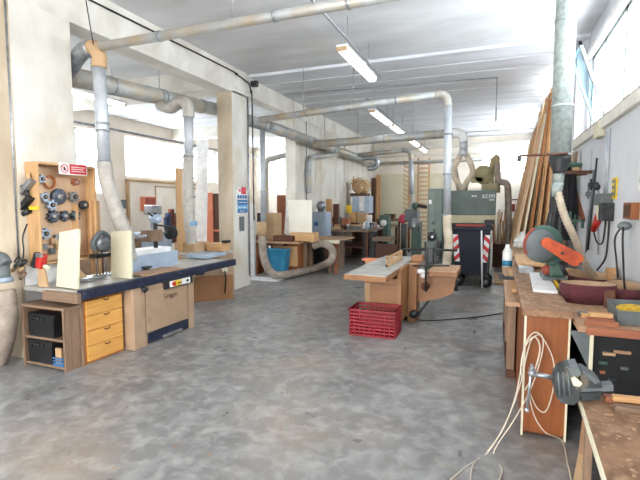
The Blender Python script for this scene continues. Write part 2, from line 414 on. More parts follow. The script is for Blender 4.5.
# beam across bay in left aisle and brick-ish outside yard
struct('trim_10', MB().box(XL, 7.1, 3.75, CX0, 7.6, ZC).box(XL, 12.0, 3.75, CX0, 12.4, ZC-.03), 'beam')
# front wall; unseen opening behind the viewer, added to let daylight in
struct('wall_front', MB().box(XL-.3, YB-.2, 0, -5.2, YB, ZC+.2).box(-5.2, YB-.2, 3.2, XR+.3, YB, ZC+.2).box(-5.2, YB-.2, 0, -4.0, YB, 3.2).box(-.6, YB-.2, 0, XR+.3, YB, 3.2), 'plaster')

# ================================================================== DUCTS AND SERVICES
def clamp(mb, p, d, r):
    p = Vector(p); d = Vector(d).normalized(); mb.cyl(p-d*.012, p+d*.012, r+.008, n=18)
def duct(name, label, pts, r, m='galv', group=None, bands=(), hangers=(), n=18):
    t = thing(name, label, 'duct', pts[0], 0, group)
    mb = MB()
    for a, b in zip(pts, pts[1:]): mb.cyl(a, b, r, n=n)
    mb.build('pipe', m, t)
    for a, f in bands:
        p = Vector(pts[a]).lerp(Vector(pts[a+1]), f); q = MB(); clamp(q, p, Vector(pts[a+1])-Vector(pts[a]), r); q.build('clamp_band', 'steel', t)
    for a, f in hangers:
        p = Vector(pts[a]).lerp(Vector(pts[a+1]), f)
        MB().cyl(p+Vector((0, 0, r)), (p.x, p.y, ZC-.02), .006, n=6).build('hanger_rod', 'steel', t)
    return t
# big extraction duct of the left aisle, then crossing into the hall
d = duct('extraction_duct', 'long dust-stained grey main duct under the ceiling behind the tool board pillar', [(-5.05, 1.0, 3.2), (-5.05, 4.2, 3.22), (-5.05, 7.35, 3.42)], .125, 'galvb', bands=((0, .3), (1, .2), (1, .5), (1, .53), (1, .85)), hangers=((1, .1), (1, .51)))
d2 = duct('extraction_duct', 'grey main duct running from the signed pillar to the far end of the hall', [(-4.98, 7.66, 3.38), (-4.36, 8.2, 3.2), (-4.3, 12.0, 3.17), (-4.22, 16.2, 3.14)], .115, 'galvb', bands=((0, .9), (1, .12), (1, .15), (1, .3), (1, .6), (1, .95), (2, .4)), hangers=((1, .3), (1, .8), (2, .5)))
duct('overhead_duct', 'brownish overhead duct crossing the top left of the view', [(-4.03, 3.74, 3.31), (1.0, 3.74, 3.315)], .048, 'galvb', bands=((0, .16), (0, .42), (0, .56), (0, .83)), hangers=((0, .33), (0, .56), (0, .85)))
# drop pipe to spindle moulder
t = thing('drop_duct', 'grey vertical suction pipe with tan elbow over the planer bench', 'duct', (-4.1, 3.77, 1.2))
MB().cyl((-4.1, 3.77, 3.1), (-4.1, 3.79, 2.06), .068).build('pipe', 'galv', t)
MB().tube([(-4.1, 3.77, 3.1), (-4.1, 3.78, 3.22), (-4.17, 3.8, 3.32), (-4.26, 3.82, 3.36)], .078, 14, .004, .022).build('elbow', 'card', t)
MB().tube([(-4.26, 3.82, 3.36), (-4.45, 3.86, 3.34), (-4.7, 3.95, 3.26), (-5.0, 4.1, 3.2)], .085, 14, .004, .03).build('flexible_elbow', 'steel', t)
MB().tube([(-4.1, 3.79, 2.08), (-4.09, 3.8, 1.9), (-4.05, 3.86, 1.6), (-3.99, 3.93, 1.3), (-3.95, 3.97, .95)], .082, 14, .003, .02).build('flexible_hose', 'flexw', t)
for z in (2.42, 2.08, 2.5): q = MB(); clamp(q, (-4.1, 3.785, z), (0, 0, 1), .068); q.build('clamp_band', 'steel', t)
MB().cyl((-4.13, 3.74, 3.3), (-4.2, 3.72, ZC-.3), .006, n=6).build('hanger_rod', 'dmetal', t)
t = thing('drop_duct', 'tan-topped vertical suction pipe falling behind the tall board, left of the signed pillar', 'duct', (-4.3, 5.55, 1.0))
MB().cyl((-4.3, 5.55, 2.92), (-4.3, 5.53, 2.3), .07).build('pipe', 'galv', t)
MB().tube([(-4.3, 5.55, 2.9), (-4.31, 5.56, 3.06), (-4.42, 5.6, 3.16), (-4.58, 5.66, 3.16), (-4.75, 5.7, 3.1), (-5.0, 5.75, 3.18)], .085, 14, .005, .022).build('flexible_elbow', 'flexw', t)
MB().tube([(-4.3, 5.53, 2.35), (-4.29, 5.5, 2.1), (-4.3, 5.5, 1.6), (-4.3, 5.52, 1.3), (-4.3, 5.55, 1.02)], .082, 14, .003, .02).build('flexible_hose', 'flexw', t)
for z in (2.32, 2.0, 1.72): q = MB(); clamp(q, (-4.295, 5.52, z), (0, 0, 1), .082); q.build('clamp_band', 'steel', t)
MB().box(-4.36, 5.46, 1.28, -4.22, 5.6, 1.36, .01).build('collar', 'lblue', t)
# cross duct to the planer
t = duct('overhead_duct', 'dusty duct crossing mid hall and turning down to the planer', [(-4.3, 7.7, 3.24), (-.95, 7.6, 3.4)], .06, 'galvb', bands=((0, .3), (0, .55), (0, .8)), hangers=((0, .28), (0, .57)))
MB().tube([(-.97, 7.6, 3.4), (-.86, 7.6, 3.385), (-.79, 7.6, 3.32), (-.77, 7.6, 3.2)], .066, 14, .004, .025).build('elbow', 'flexw', t)
MB().cyl((-.77, 7.6, 3.22), (-.745, 7.6, 1.42), .063).build('drop_pipe', 'galv', t)
MB().tube([(-.745, 7.6, 1.44), (-.74, 7.6, 1.25), (-.71, 7.58, 1.0), (-.72, 7.55, .8), (-.74, 7.5, .55), (-.78, 7.4, .4)], .072, 14, .004, .022).build('flexible_hose', 'flex', t)
for z in (1.43, 2.1, 2.75): q = MB(); clamp(q, (-.755, 7.6, z), (0, 0, 1), .063); q.build('clamp_band', 'steel', t)
# duct to wide belt sander
t = duct('overhead_duct', 'far cross duct splitting into two tan hoses above the green sander', [(-4.25, 10.35, 3.1), (-1.0, 10.35, 3.18)], .095, 'galvb', bands=((0, .2), (0, .55), (0, .9)), hangers=((0, .35), (0, .75)))
MB().tube([(-1.0, 10.35, 3.18), (-.85, 10.35, 3.18), (-.73, 10.35, 3.12), (-.70, 10.35, 2.98)], .098, 14, .004, .03).build('elbow', 'whitep', t)
MB().cyl((-.70, 10.35, 3.0), (-.70, 10.35, 2.8), .085).cyl((-.70, 10.35, 2.82), (-.70, 10.35, 2.68), .085, .11).build('branch_piece', 'galv', t)
MB().tube([(-.75, 10.35, 2.72), (-.86, 10.35, 2.5), (-.90, 10.35, 2.28), (-.80, 10.4, 2.08), (-.70, 10.5, 1.9)], .06, 12, .004, .025).build('flexible_hose', 'flex', t)
MB().tube([(-.65, 10.35, 2.72), (-.54, 10.35, 2.5), (-.50, 10.35, 2.3), (-.62, 10.4, 2.1), (-.72, 10.45, 1.9)], .06, 12, .004, .025).build('flexible_hose', 'flex', t)
MB().tube([(-.88, 10.4, 2.42), (-.84, 10.45, 2.2), (-.78, 10.5, 1.92)], .055, 12, .004, .025).build('flexible_hose', 'flexg', t)
# far duct
t = duct('overhead_duct', 'thin far duct turning down beside the wooden peg rack', [(-4.2, 13.9, 3.2), (-2.75, 13.9, 3.28)], .07, 'galvb')
MB().tube([(-2.75, 13.9, 3.28), (-2.6, 13.9, 3.27), (-2.5, 13.9, 3.18), (-2.48, 13.9, 3.0)], .075, 12, .003, .03).build('elbow', 'galvb', t)
MB().cyl((-2.48, 13.9, 3.02), (-2.44, 13.9, 1.9), .07).build('drop_pipe', 'galv', t)
MB().tube([(-2.44, 13.9, 1.92), (-2.42, 13.9, 1.7), (-2.5, 13.85, 1.4), (-2.7, 13.8, 1.1)], .075, 12, .003, .03).build('flexible_hose', 'flexw', t)
duct('overhead_duct', 'farthest dusty duct running across near the end wall', [(-3.9, 15.6, 3.05), (.4, 15.6, 3.1)], .06, 'galvb')
t = thing('flexible_duct', 'loop of corrugated grey duct at the end of the main duct', 'duct', (-3.7, 14.5, 3))
MB().tube([(-4.2, 14.3, 3.1), (-3.9, 14.4, 3.16), (-3.7, 14.5, 3.05), (-3.75, 14.5, 2.85), (-4.0, 14.4, 2.8)], .08, 12, .005, .03).build('hose', 'steel', t)
# branch by the third pillar
t = thing('branch_duct', 'grey branch pipe bending down the panelled wall from the main duct', 'duct', (-4.45, 10.6, 2.2))
MB().cyl((-4.3, 12.2, 3.05), (-4.45, 10.85, 2.85), .07).tube([(-4.45, 10.85, 2.85), (-4.47, 10.65, 2.78), (-4.47, 10.55, 2.6), (-4.47, 10.55, 1.9)], .065, 12).build('pipe', 'galvb', t)
# verticals by pillar 2
duct('drop_duct', 'slim grey vertical pipe rising right beside the signed pillar', [(-4.6, 8.35, 3.2), (-4.6, 8.35, 1.0)], .055, 'galv', bands=((0, .12), (0, .6)))
t = thing('drop_duct', 'grey pipe bending down in the left aisle right of the signed pillar', 'duct', (-5.6, 10.2, 1))
MB().cyl((-5.75, 10.6, 1.0), (-5.75, 10.6, 2.55), .07).tube([(-5.75, 10.6, 2.5), (-5.75, 10.6, 2.7), (-5.6, 10.65, 2.82), (-5.0, 10.8, 2.95)], .07, 12).build('pipe', 'galvb', t)
# right big duct above the mitre saw
t = thing('vertical_duct', 'wide galvanised vertical duct dropping from the ceiling above the chop saw', 'duct', (.55, 4.78, 1.9))
MB().cyl((.55, 4.78, ZC), (.55, 4.78, 2.06), .088, n=28).build('pipe', 'galvd', t)
for z in (3.3, 2.52, 2.07): q = MB(); clamp(q, (.55, 4.78, z), (0, 0, 1), .088); q.build('clamp_band', 'galvd', t)
MB().lathe([(.095, 2.05), (.095, 2.01), (.06, 1.92), (.06, 1.9)], (.55, 4.78, 0)).build('reducer', 'dmetal', t)
MB().cyl((.55, 4.78, 1.92), (.54, 4.78, 1.80), .048).cyl((.54, 4.78, 1.81), (.53, 4.76, 1.68), .052, .04).build('outlet', 'galvd', t)
MB().tube([(.54, 4.75, 1.72), (.60, 4.72, 1.5), (.70, 4.75, 1.28), (.80, 4.85, 1.05), (.92, 5.0, .89)], .034, 12, .003, .018).build('flexible_hose', 'flex', t)
t = thing('wall_bracket_arm', 'thin brown steel arm with a hooked end crossing the wide vertical duct', 'bracket', (.2, 4.62, 2.04))
MB().cyl((.19, 4.62, 2.06), (.60, 4.66, 2.07), .012, n=8).build('rod', 'brownd', t)
MB().cyl((.19, 4.62, 2.065), (.19, 4.62, 2.01), .02, n=10).build('hook', 'dmetal', t)
# ---- luminaires
def luminaire(label, x, y0, y1, z, group='ceiling luminaires'):
    t = thing('ceiling_luminaire', label, 'ceiling light', (x, (y0+y1)/2, z), 0, group)
    MB().box(x-.075, y0, z, x+.075, y1, z+.035, .01).build('housing', 'whitep', t)
    mb = MB(); mb.prism([(x-.07, z), (x-.045, z-.055), (x+.045, z-.055), (x+.07, z)], 'y', y0+.03, y1-.03); mb.build('diffuser', 'lamp', t)
    for y in (y0, y1-.03): MB().box(x-.072, y, z-.05, x+.072, y+.03, z+.005, .005).build('end_cap', 'card', t)
    for y in (y0+.25, y1-.25): MB().cyl((x, y, z+.03), (x, y, ZC-.02), .005, n=6).build('hanger_rod', 'steel', t)
luminaire('white fluorescent luminaire hanging nearest, on its own at the top centre', -1.9, 5.55, 7.1, 3.62)
luminaire('front fixture of the farther luminaire row', -2.5, 9.3, 11.0, 3.6)
luminaire('second fixture of the farther luminaire row', -2.5, 11.15, 12.8, 3.6)
luminaire('third fixture of the farther luminaire row', -2.5, 13.9, 15.3, 3.6)
luminaire('last small fixture of the farther luminaire row near the end wall', -2.5, 15.7, 17.0, 3.6)
luminaire('luminaire in the left aisle ceiling seen behind the tan elbow', -6.6, 4.9, 6.6, 3.5)
def rail(label, pts, r=.014):
    t = thing('conduit_rail', label, 'conduit', pts[0]); mb = MB()
    for a, b in zip(pts, pts[1:]): mb.cyl(a, b, r, n=8)
    mb.build('tube', 'steel', t); return t
rail('thin grey conduit rail above the nearest luminaire', [(-1.82, 3.9, 3.7), (-1.82, 7.35, 3.7)])
rail('thin grey conduit rail above the farther luminaire row', [(-2.42, 8.6, 3.68), (-2.42, 16.9, 3.68)])
rail('thin conduit crossing the ceiling and dropping before the green sander', [(-4.4, 9.0, 4.02), (-.05, 9.3, 4.02), (-.05, 9.3, 3.2)], .012)
rail('pale conduit under the left aisle ceiling', [(-7.6, 4.5, 3.2), (-7.6, 16, 3.2)], .025)
rail('brown conduit line above the left windows', [(-9.6, 4, 3.62), (-9.6, 17, 3.62)], .03)
rail('grey square conduit tray crossing the far hall', [(-4.3, 12.4, 3.5), (1.1, 12.4, 3.5)], .012)
t = thing('power_cable', 'dark cable running along the left beam and down the signed pillar', 'cable', (-4.5, 4, 4))
MB().tube([(-4.51, -1, 4.0), (-4.51, 3, 4.0), (-4.51, 6.9, 4.02), (-4.51, 7.2, 4.0), (-4.5, 7.45, 3.97)], .012, 6).tube([(-4.5, 7.45, 3.97), (-4.47, 7.62, 3.9), (-4.46, 7.66, 3.75), (-4.46, 7.7, 3.6), (-4.46, 7.72, 1.3)], .014, 6).build('cable_run', 'bcable', t)
MB().box(-4.5, 7.72, 3.9, -4.38, 7.82, 4.0).build('cable_clip', 'dmetal', t)
rail('white vertical conduit on the right face of the signed pillar', [(-4.51, 7.62, .2), (-4.51, 7.62, 3.66)], .016)
rail('brownish vertical conduit at the far left edge of the tool pillar', [(-4.55, 3.085, 1.0), (-4.55, 3.085, 3.9)], .014)
rail('vertical conduit beside the third pillar', [(-4.5, 10.45, .8), (-4.5, 10.45, 3.7)], .012)
# ---- right wall fittings
t = thing('junction_box', 'beige junction box on the window ledge with a conduit down to the sockets', 'junction box', (1.05, 5.95, 2.35))
MB().box(1.03, 5.8, 2.36, 1.1, 6.05, 2.54, .01).build('box', 'creamb', t)
MB().cyl((1.08, 5.6, 2.38), (1.08, 5.6, 1.73), .014, n=8).cyl((1.08, 5.5, 2.4), (1.08, 5.5, 1.73), .012, n=8).build('conduit', 'galv', t)
t = thing('socket_box', 'grey wall socket box with red plug under the yellow sign', 'socket', (1.05, 5.35, 1.5))
MB().box(1.0, 5.27, 1.6, 1.1, 5.68, 1.72, .008).build('switch_box', 'gbox', t)
MB().box(1.0, 5.28, 1.44, 1.1, 5.56, 1.6, .008).build('socket', 'creamb', t)
MB().box(.98, 5.2, 1.44, 1.1, 5.30, 1.62, .006).build('side_box', 'dmetal', t)
MB().cyl((1.03, 5.5, 1.48), (1.0, 5.62, 1.32), .045, .03, n=12).build('plug', 'redp', t)
MB().tube([(1.0, 5.62, 1.33), (1.03, 5.58, 1.2), (1.05, 5.42, 1.2), (1.06, 5.38, 1.35), (1.06, 5.36, 1.46)], .008, 6).build('plug_cable', 'bcable', t)
MB().tube([(1.07, 5.26, 1.46), (1.07, 5.27, 1.25), (1.06, 5.3, 1.05), (1.03, 5.5, .9)], .009, 6).build('supply_cable', 'bcable', t)
t = thing('warning_sign', 'yellow warning sign with pictograms above the sockets on the right wall', 'sign', (1.09, 5.05, 1.75))
MB().box(1.085, 5.12, 1.66, 1.098, 5.3, 1.87).build('plate', 'yellow', t)
MB().box(1.083, 5.14, 1.68, 1.086, 5.18, 1.85).box(1.083, 5.2, 1.70, 1.086, 5.28, 1.73).box(1.083, 5.2, 1.76, 1.086, 5.28, 1.79).box(1.083, 5.2, 1.82, 1.086, 5.28, 1.85).build('pictograms', 'gbox', t)
t = thing('wall_box', 'brown wooden wall box with a grey power socket at the right edge', 'socket', (1.05, 4.45, 1.5))
MB().box(1.04, 4.36, 1.48, 1.1, 4.62, 1.62, .005).build('wood_box', 'brown', t)
MB().box(1.035, 4.40, 1.50, 1.045, 4.58, 1.60).build('dark_opening', 'brownd', t)
MB().sphere((1.03, 4.5, 1.42), .055, 1, 1, .7).build('socket', 'gbox', t)
MB().tube([(1.02, 4.52, 1.42), (1.0, 4.66, 1.3), (1.02, 4.66, 1.1), (1.03, 4.6, .9)], .008, 6).tube([(1.02, 4.48, 1.45), (1.0, 4.40, 1.3), (1.0, 4.3, 1.0), (1.0, 4.25, .9)], .008, 6).build('supply_cable', 'bcable', t)
t = thing('poster', 'small pale paper sheet pinned high on the right wall edge', 'poster', (1.09, 4.35, 1.8))
MB().box(1.09, 4.1, 1.72, 1.098, 4.42, 1.98).build('sheet', 'whitep', t)
MB().box(1.087, 4.1, 1.78, 1.091, 4.36, 1.86).box(1.087, 4.1, 1.9, 1.091, 4.36, 1.915).box(1.087, 4.1, 1.94, 1.091, 4.36, 1.955).build('printed_block', 'dmetal', t)
# ================================================================== CAMERA, LIGHT
cd = bpy.data.cameras.new('camera'); cam = bpy.data.objects.new('camera', cd); COL.objects.link(cam)
cam.location = (0, 0, H); cam.rotation_euler = (PI/2-P, 0, YAW); cd.sensor_width = 36; cd.lens = F/640*36; cd.clip_start = .05; cd.clip_end = 200
S.camera = cam
w = bpy.data.worlds.new('world'); S.world = w; w.use_nodes = True
bg = w.node_tree.nodes['Background']; bg.inputs[0].default_value = (1, .985, .96, 1); bg.inputs[1].default_value = 12.0
def portal(loc, rot, sx, sy):
    l = bpy.data.lights.new('daylight_portal', 'AREA'); l.shape = 'RECTANGLE'; l.size = sx; l.size_y = sy; l.cycles.is_portal = True
    o = bpy.data.objects.new('daylight_portal', l); COL.objects.link(o); o.location = loc; o.rotation_euler = rot
for a, b, c, d_ in lw: portal((XL-.31, (a+b)/2, (c+d_)/2), (0, -PI/2, 0), d_-c, b-a)
for a, b, c, d_ in [(.3, 7.72, 2.56, 3.78)]+rw[1:]: portal((1.42, (a+b)/2, (c+d_)/2), (0, PI/2, 0), d_-c, b-a)
portal((-2.3, YB-.22, 1.6), (PI/2, 0, 0), 3.4, 3.2)
portal((.22, YF+.22, 3.2), (-PI/2, 0, 0), 1.5, .97)
S.view_settings.view_transform = 'Standard'; S.view_settings.look = 'None'; S.view_settings.gamma = 1; S.view_settings.exposure = 0.5
# ================================================================== LEFT WORKBENCH LINE
# tool cabinet on the pillar
XB = -4.35
t = thing('tool_cabinet', 'open wooden wall cabinet full of cutter heads, hung on the near left pillar', 'tool board', (-4.44, 3.48, 1.0))
bx('back_panel', -4.525, 3.2, 1.0, -4.50, 3.88, 2.02, 'peg', t)
bx('side_panel', -4.525, 3.175, .98, XB, 3.2, 2.04, 'pegf', t); bx('side_panel', -4.525, 3.87, .98, XB, 3.895, 2.04, 'pegf', t)
bx('top_panel', -4.525, 3.2, 2.02, XB, 3.87, 2.045, 'pegf', t); bx('bottom_panel', -4.525, 3.2, .98, XB, 3.87, 1.0, 'pegf', t)
bx('partition', -4.50, 3.68, 1.0, -4.42, 3.70, 1.6, 'pegf', t)
def cutter(px, py, r, kind, label, m, teeth=8, x=-4.475):
    r *= 1.12
    p = PX(px, py, x)
    if kind == 'ring':
        mb = MB(); mb.tube([p+Vector((0, math.cos(2*PI*i/20)*r, math.sin(2*PI*i/20)*r)) for i in range(21)], .012, 8)
        return mb.build('copper_ring', m, None, label, 'ring')
    t = thing('cutter_head', label, 'cutter head', p, 0, 'cutter heads on the tool board')
    if kind == 'disc': MB().lathe([(r*.2, -.02), (r*.95, -.02), (r, -.01), (r, .02), (r*.92, .03), (r*.5, .03)], p, 24, 'x').build('body', m, t)
    else:
        pts = []
        n = teeth
        for i in range(n):
            a = 2*PI*i/n
            for da, rr in ((0, r*.70), (.12*8/n, r), (.42*8/n, r*.98), (.5*8/n, r*.68)):
                pts.append((p.y+math.cos(a+da)*rr, p.z+math.sin(a+da)*rr))
        MB().prism(pts, 'x', x-.02, x+.03).build('body', m, t)
    MB().lathe([(r*.38, .02), (r*.38, .045), (r*.18, .045)], p, 16, 'x').build('hub', 'dmetal' if m == 'steel' or m == 'bluegrey' else 'steel', t)
    MB().cyl((-4.50, p.y, p.z), (x+.05, p.y, p.z), .008, n=8).build('peg', 'pegf', t)
cutter(49.8, 182, .055, 'ring', 'copper coloured ring near the top of the tool board', 'copper')
cutter(40.5, 179, .042, 'gear', 'small blue-grey cutter at the top left corner of the tool board', 'bluegrey', 5)
cutter(75, 182, .038, 'gear', 'brownish cutter half hidden under the red and white sign', 'redwood', 6)
cutter(58.2, 196.5, .078, 'disc', 'largest dark round cutter disc in the middle of the board', 'cut')
cutter(43.5, 197, .05, 'gear', 'blue-grey three-winged cutter left of the largest disc', 'bluegrey', 3)
cutter(50.6, 205, .055, 'gear', 'blue-grey cutter below and left of the largest disc', 'bluegrey', 6)
cutter(73, 197, .055, 'gear', 'bright six-toothed cutter right of the largest disc', 'steel', 6)
cutter(83.2, 205, .045, 'disc', 'black round cutter near the right edge of the tool board', 'black', x=-4.42)
cutter(52.5, 216.5, .062, 'gear', 'dark toothed cutter in the lower row, left', 'cut', 10)
cutter(64, 216, .055, 'gear', 'dark toothed cutter in the lower row, middle', 'cut', 7)
cutter(74.6, 215.5, .055, 'gear', 'dark toothed cutter in the lower row, right', 'cut', 5)
cutter(44.3, 233.5, .055, 'gear', 'blue-grey cutter alone above the red clamp tool', 'bluegrey', 6)
for i, (px, py, m, lb) in enumerate([(53, 241, 'card', 'tan small block, highest of the little pieces at the foot of the board'), (57, 237, 'steel', 'small silvery block beside the tan block on the tool board'), (52, 251, 'gbox', 'small grey block low in the tool board behind the cream board'), (58, 246, 'card', 'small tan square hanging near the cream board top'), (45, 247, 'steel', 'small silvery piece at the bottom of the tool board')]):
    p = PX(px, py, -4.47); bx('spindle_block', p.x-.02, p.y-.03, p.z-.03, p.x+.02, p.y+.03, p.z+.03, m, None, .006, label=lb, cat='tool part', group='small blocks on the tool board')
t = thing('prohibition_sign', 'red and white prohibition sign fixed over the top edge of the tool board', 'sign', (-4.33, 3.6, 1.94))
a = PX(59.5, 174, -4.335); b = PX(87, 174, -4.335)
MB().box(-4.345, a.y, 1.93, -4.335, b.y, 2.055).build('plate', 'whitep', t)
ym = a.y+(b.y-a.y)*.36
MB().box(-4.336, ym, 1.94, -4.332, b.y-.01, 2.045).build('red_field', 'redw', t)
MB().box(-4.333, ym+.02, 2.01, -4.330, b.y-.03, 2.018).box(-4.333, ym+.02, 1.988, -4.330, b.y-.05, 1.996).box(-4.333, ym+.02, 1.964, -4.330, b.y-.03, 1.972).build('white_lines', 'whitep', t)
mb = MB(); cy = (a.y+ym)/2; cr = .042; n = 24
for i in range(n):
    p0 = (cy+math.cos(2*PI*i/n)*cr, 1.992+math.sin(2*PI*i/n)*cr); p1 = (cy+math.cos(2*PI*(i+1)/n)*cr, 1.992+math.sin(2*PI*(i+1)/n)*cr)
    mb.cyl((-4.334, p0[0], p0[1]), (-4.334, p1[0], p1[1]), .005, n=6)
mb.cyl((-4.334, cy-.028, 2.02), (-4.334, cy+.028, 1.964), .004, n=6).build('ring_symbol', 'redw', t)
MB().sphere((-4.335, cy, 2.005), .008).box(-4.337, cy-.012, 1.972, -4.331, cy+.012, 1.998).build('figure_symbol', 'black', t)
# tools on the side of the cabinet
def plane(py_, px_, label, m):
    p = PY(px_, py_, 3.14); t = thing('hand_plane', label, 'hand plane', p, 0)
    Mx = Matrix.Translation(p) @ Matrix.Rotation(math.radians(-38), 4, 'Y')
    mb = MB(); mb.M = Mx; mb.box(-.11, -.03, -.02, .11, .03, .0, .004).build('sole', m, t)
    mb = MB(); mb.M = Mx; mb.box(-.07, -.025, 0, .09, .025, .045, .008).build('body', m, t)
    mb = MB(); mb.M = Mx; mb.cyl((.06, 0, .04), (.10, 0, .10), .016, .02).build('handle', 'pegf' if m == 'steel' else 'dmetal', t)
    mb = MB(); mb.M = Mx; mb.sphere((-.07, 0, .06), .022).build('knob', 'dmetal', t)
plane(187, 27.5, 'grey hand tool hung highest on the side of the tool board', 'steel')
plane(204, 26, 'black hand tool hung below the grey one on the tool board side', 'black')
p = PY(34, 208, 3.15); bx('putty_box', p.x-.05, p.y-.02, p.z-.02, p.x+.05, p.y+.02, p.z+.02, 'yellow', None, .005, label='small yellow block hung on the side of the tool board', cat='tool')
p = PY(25, 213, 3.14); MB().cyl(p+Vector((-.07, 0, -.03)), p+Vector((.06, 0, .03)), .022, .03).build('hand_tool', 'dmetal', None, 'dark rounded hand tool below the black one by the tool board', 'tool')
t = thing('power_tool', 'red hand power tool hung at the lower corner of the tool board', 'power tool', PY(42, 265, 3.05))
p = PY(42, 262, 3.05)
mb = MB(); mb.M = Matrix.Translation(p) @ Matrix.Rotation(math.radians(15), 4, 'Y'); mb.box(-.05, -.04, -.07, .03, .04, .08, .02).build('housing', 'redp', t)
mb = MB(); mb.M = Matrix.Translation(p) @ Matrix.Rotation(math.radians(25), 4, 'Y'); mb.box(-.11, -.03, -.10, -.05, .03, .06, .012).build('handle', 'black', t)
MB().cyl(p+Vector((.03, 0, -.04)), p+Vector((.085, 0, -.05)), .02).build('nose', 'creamb', t)
MB().box(p.x-.03, p.y-.045, p.z+.05, p.x+.05, p.y-.02, p.z+.09, .005).build('switch_cover', 'steel', t)
p = PY(22, 259, 3.0)
MB().tube([p+Vector((-.12, 0, -.04)), p+Vector((-.05, 0, .02)), p+Vector((0, 0, -.02)), p+Vector((.03, 0, .09)), p+Vector((.0, .02, .22)), p+Vector((.06, .03, .35))], .008, 6).build('rope', 'dmetal', None, 'dark cord hanging down beside the tool board', 'rope')
t = thing('wall_socket', 'bundle of tan plugs and small fittings beside the grey hose', 'socket', PY(20, 268, 3.02))
for dx, dz, m in ((-.1, -.02, 'card'), (-.05, .03, 'gbox'), (.0, -.03, 'card'), (.04, .04, 'dmetal'), (.02, -.09, 'grey_wood')):
    q = PY(20, 267, 3.02); MB().cyl(q+Vector((dx-.03, 0, dz-.03)), q+Vector((dx+.03, .02, dz+.03)), .02, n=8).build('plug', m, t)
# sheet of whitish board behind red tool
bx('white_board', -4.5, 3.1, .60, -4.48, 3.5, .97, 'whitep', None, label='white board leaning below the tool board', cat='board')
# far-left grey hose
t = thing('extractor_hose', 'thick ribbed brownish hose standing at the left picture edge', 'hose', (-4.6, 2.85, 0))
MB().tube([PY(3, 290, 2.85), PY(6, 315, 2.85), PY(1, 345, 2.85), PY(-8, 372, 2.85)], .105, 16, .006, .022).build('hose', 'flexg', t)
p = PY(2, 282, 2.85); MB().cyl(p, p+Vector((0, 0, .17)), .075).build('connector', 'gbox', t)
MB().cyl(p+Vector((0, 0, .0)), p+Vector((0, 0, .05)), .1).build('hose_collar', 'bluegrey', t)
p = PY(3, 258, 2.85); MB().tube([p+Vector((.05, 0, -.05)), p+Vector((0, 0, 0)), p+Vector((-.1, 0, .02))], .05, 12).build('elbow', 'gbox', t)
# open cabinet with tool boxes
t = thing('open_cabinet', 'open two-shelf wooden cabinet at the front end of the left bench', 'cabinet', (-4.05, 3.05, 0))
bx('side_panel', -4.36, 2.95, 0, -4.335, 3.13, .60, 'grey_woodz', t); bx('side_panel', -3.80, 2.95, 0, -3.775, 3.13, .60, 'grey_woodz', t)
bx('top_panel', -4.37, 2.94, .60, -3.76, 3.14, .625, 'grey_wood', t); bx('shelf', -4.335, 2.96, .285, -3.80, 3.12, .31, 'grey_wood', t)
bx('base_panel', -4.335, 2.96, .02, -3.80, 3.12, .045, 'grey_wood', t); bx('back_panel', -4.335, 3.12, .02, -3.80, 3.13, .60, 'brownd', t)
bx('end_post', -3.83, 3.13, 0, -3.76, 3.155, .66, 'grey_woodz', t)
def toolbox(x0, x1, z, lb, w=.22):
    t = thing('tool_case', lb, 'tool case', ((x0+x1)/2, 3.03, z))
    MB().prism([(x0+.015, z), (x1-.015, z), (x1, z+.2), (x0, z+.2)], 'y', 2.965, 3.115).build('body', 'black', t)
    bx('lid', x0-.005, 2.96, z+.195, x1+.005, 3.115, z+.228, 'black', t, .01)
    MB().tube([(x0+.07, 2.958, z+.16), (x0+.08, 2.945, z+.19), (x0+.17, 2.945, z+.19), (x0+.18, 2.958, z+.16)], .01, 6).build('handle', 'dmetal', t)
    bx('latch', x0+.19, 2.952, z+.15, x0+.23, 2.966, z+.2, 'dmetal', t)
toolbox(-4.29, -3.93, .31, 'dark tool case on the upper shelf of the open cabinet')
toolbox(-4.31, -3.97, .045, 'dark tool case on the lower shelf of the open cabinet')
t = thing('small_crate', 'small blue plastic crate at the bottom right of the open cabinet', 'crate', (-3.88, 3.0, .045))
mb = MB(); mb.box(-3.955, 2.955, .046, -3.81, 3.0, .055)
for z in (.056, .085, .114): mb.box(-3.955, 2.953, z, -3.81, 2.96, z+.018).box(-3.815, 2.955, z, -3.808, 3.0, z+.018)
mb.build('body', 'blued', t); bx('wood_piece', -3.93, 2.965, .06, -3.85, 2.99, .22, 'card', t)
# drawer unit
t = thing('drawer_unit', 'yellow wooden four-drawer unit under the left bench', 'drawer unit', (-4.0, 3.4, 0))
bx('body', -4.2, 3.16, 0, -3.775, 3.66, .665, 'drawer2', t)
for i in range(4):
    z = .03+i*.155; d = bx('drawer', -3.778, 3.185, z, -3.755, 3.64, z+.148, 'drawer', t)
    MB().tube([(-3.75, 3.39, z+.135), (-3.745, 3.41, z+.125), (-3.745, 3.44, z+.125), (-3.75, 3.46, z+.135)], .006, 6).build('finger_notch', 'brownd', d)
